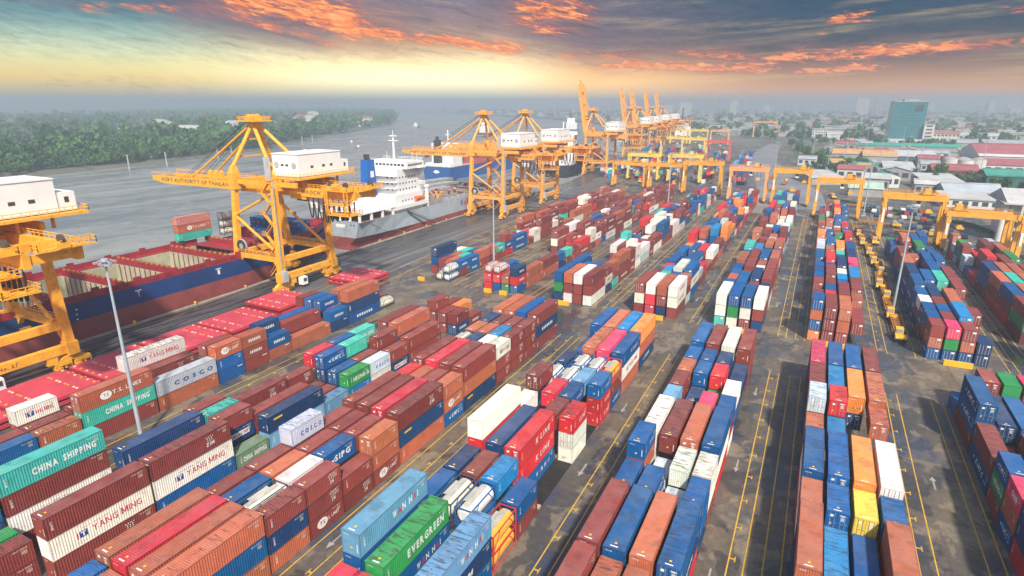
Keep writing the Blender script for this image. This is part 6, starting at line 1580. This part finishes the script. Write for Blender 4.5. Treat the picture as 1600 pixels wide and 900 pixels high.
# mooring piles by the far bank
for j, (x, y) in enumerate(((-556, 330), (-556, 366), (-566, 430), (-572, 452), (-660, 640), (-690, 690), (-300, 870), (-640, 560))):
    o = MB(); o.tube((0, 0, -4), (0, 0, 13), .7, 8, .5); q = o.build('mooring_pile', mat('pile_grey', (.42, .42, .38), .8), None, (x, y, -3)); tag(q, f"pale post standing in the water by the far bank, {ORD[j]} upriver", 'post', 'mooring posts in the river')
# the hazy town at the back
tb = MB(); tr2 = random.Random(17)
for q in range(3200):
    a = R(tr2.uniform(-30, 24)); d = 700 + tr2.random() ** 1.25 * 3600; x, y = d * math.sin(a), d * math.cos(a)
    if x < quay_x(min(y, 4000)) + 140: continue
    if x < 250 and y < 1130 and x > -60: continue
    if y < 1150 and x < -60: continue
    w, l, h = tr2.uniform(8, 36), tr2.uniform(8, 26), tr2.choice((5, 6, 8, 9, 10, 12, 14))
    m = tr2.randrange(4); tb.box(x - w / 2, x + w / 2, y - l / 2, y + l / 2, 0, h, 0 if m < 2 else 1); tb.box(x - w / 2 - .4, x + w / 2 + .4, y - l / 2 - .4, y + l / 2 + .4, h + .01, h + 1.2, 2 + tr2.randrange(3))
for q in range(46):
    a = R(tr2.uniform(-26, 26)); d = tr2.uniform(2200, 4600); x, y = d * math.sin(a), d * math.cos(a)
    if x < quay_x(min(y, 4100)) + 200: continue
    w, h = tr2.uniform(22, 42), tr2.uniform(35, 85)
    tb.box(x - w / 2, x + w / 2, y - w / 2, y + w / 2, 0, h, tr2.randrange(2))
o = tb.build('far_town', [mat('town_wall_pale', (.42, .41, .39), .8), mat('town_wall_grey', (.26, .26, .26), .8), roofmat('white', (.46, .46, .45)), roofmat('terracotta', (.36, .13, .10)), roofmat('grey', (.36, .38, .40))]); tag(o, 'hazy town of low roofs and towers spreading to the horizon', 'town', kind='stuff')
parts = []
for q in range(1700):
    a = R(tr2.uniform(-34, 26)); d = tr2.uniform(900, 4000); x, y = d * math.sin(a), d * math.cos(a)
    if x < quay_x(min(y, 4000)) + 120 or (y < 1000 and x < 200) : continue
    put(x, y, pr_.uniform(1.0, 2.4), LOW)
o = bpy.data.objects.new('town_trees', quads_mesh('town_trees', np.concatenate(parts), LEAF)); col.objects.link(o); tag(o, 'hazy green trees scattered through the distant town', 'woodland', kind='stuff')

# ------------------------------------------------------------------ haze
HZ = bpy.data.materials.new('haze_air'); HZ.use_nodes = True; t = NT(HZ.node_tree); t.n.clear()
pv = t.new('ShaderNodeVolumePrincipled'); pv.inputs['Color'].default_value = (.52, .61, .69, 1); pv.inputs['Density'].default_value = HAZE; pv.inputs['Anisotropy'].default_value = .15
o = t.new('ShaderNodeOutputMaterial'); t.l.new(pv.outputs[0], o.inputs['Volume'])
b = MB(); b.box(-7400, 7400, -900, 7200, -8.2, 98)
hz = b.build('haze', HZ); tag(hz, 'pale even haze over the river and the yard', 'haze', kind='stuff')
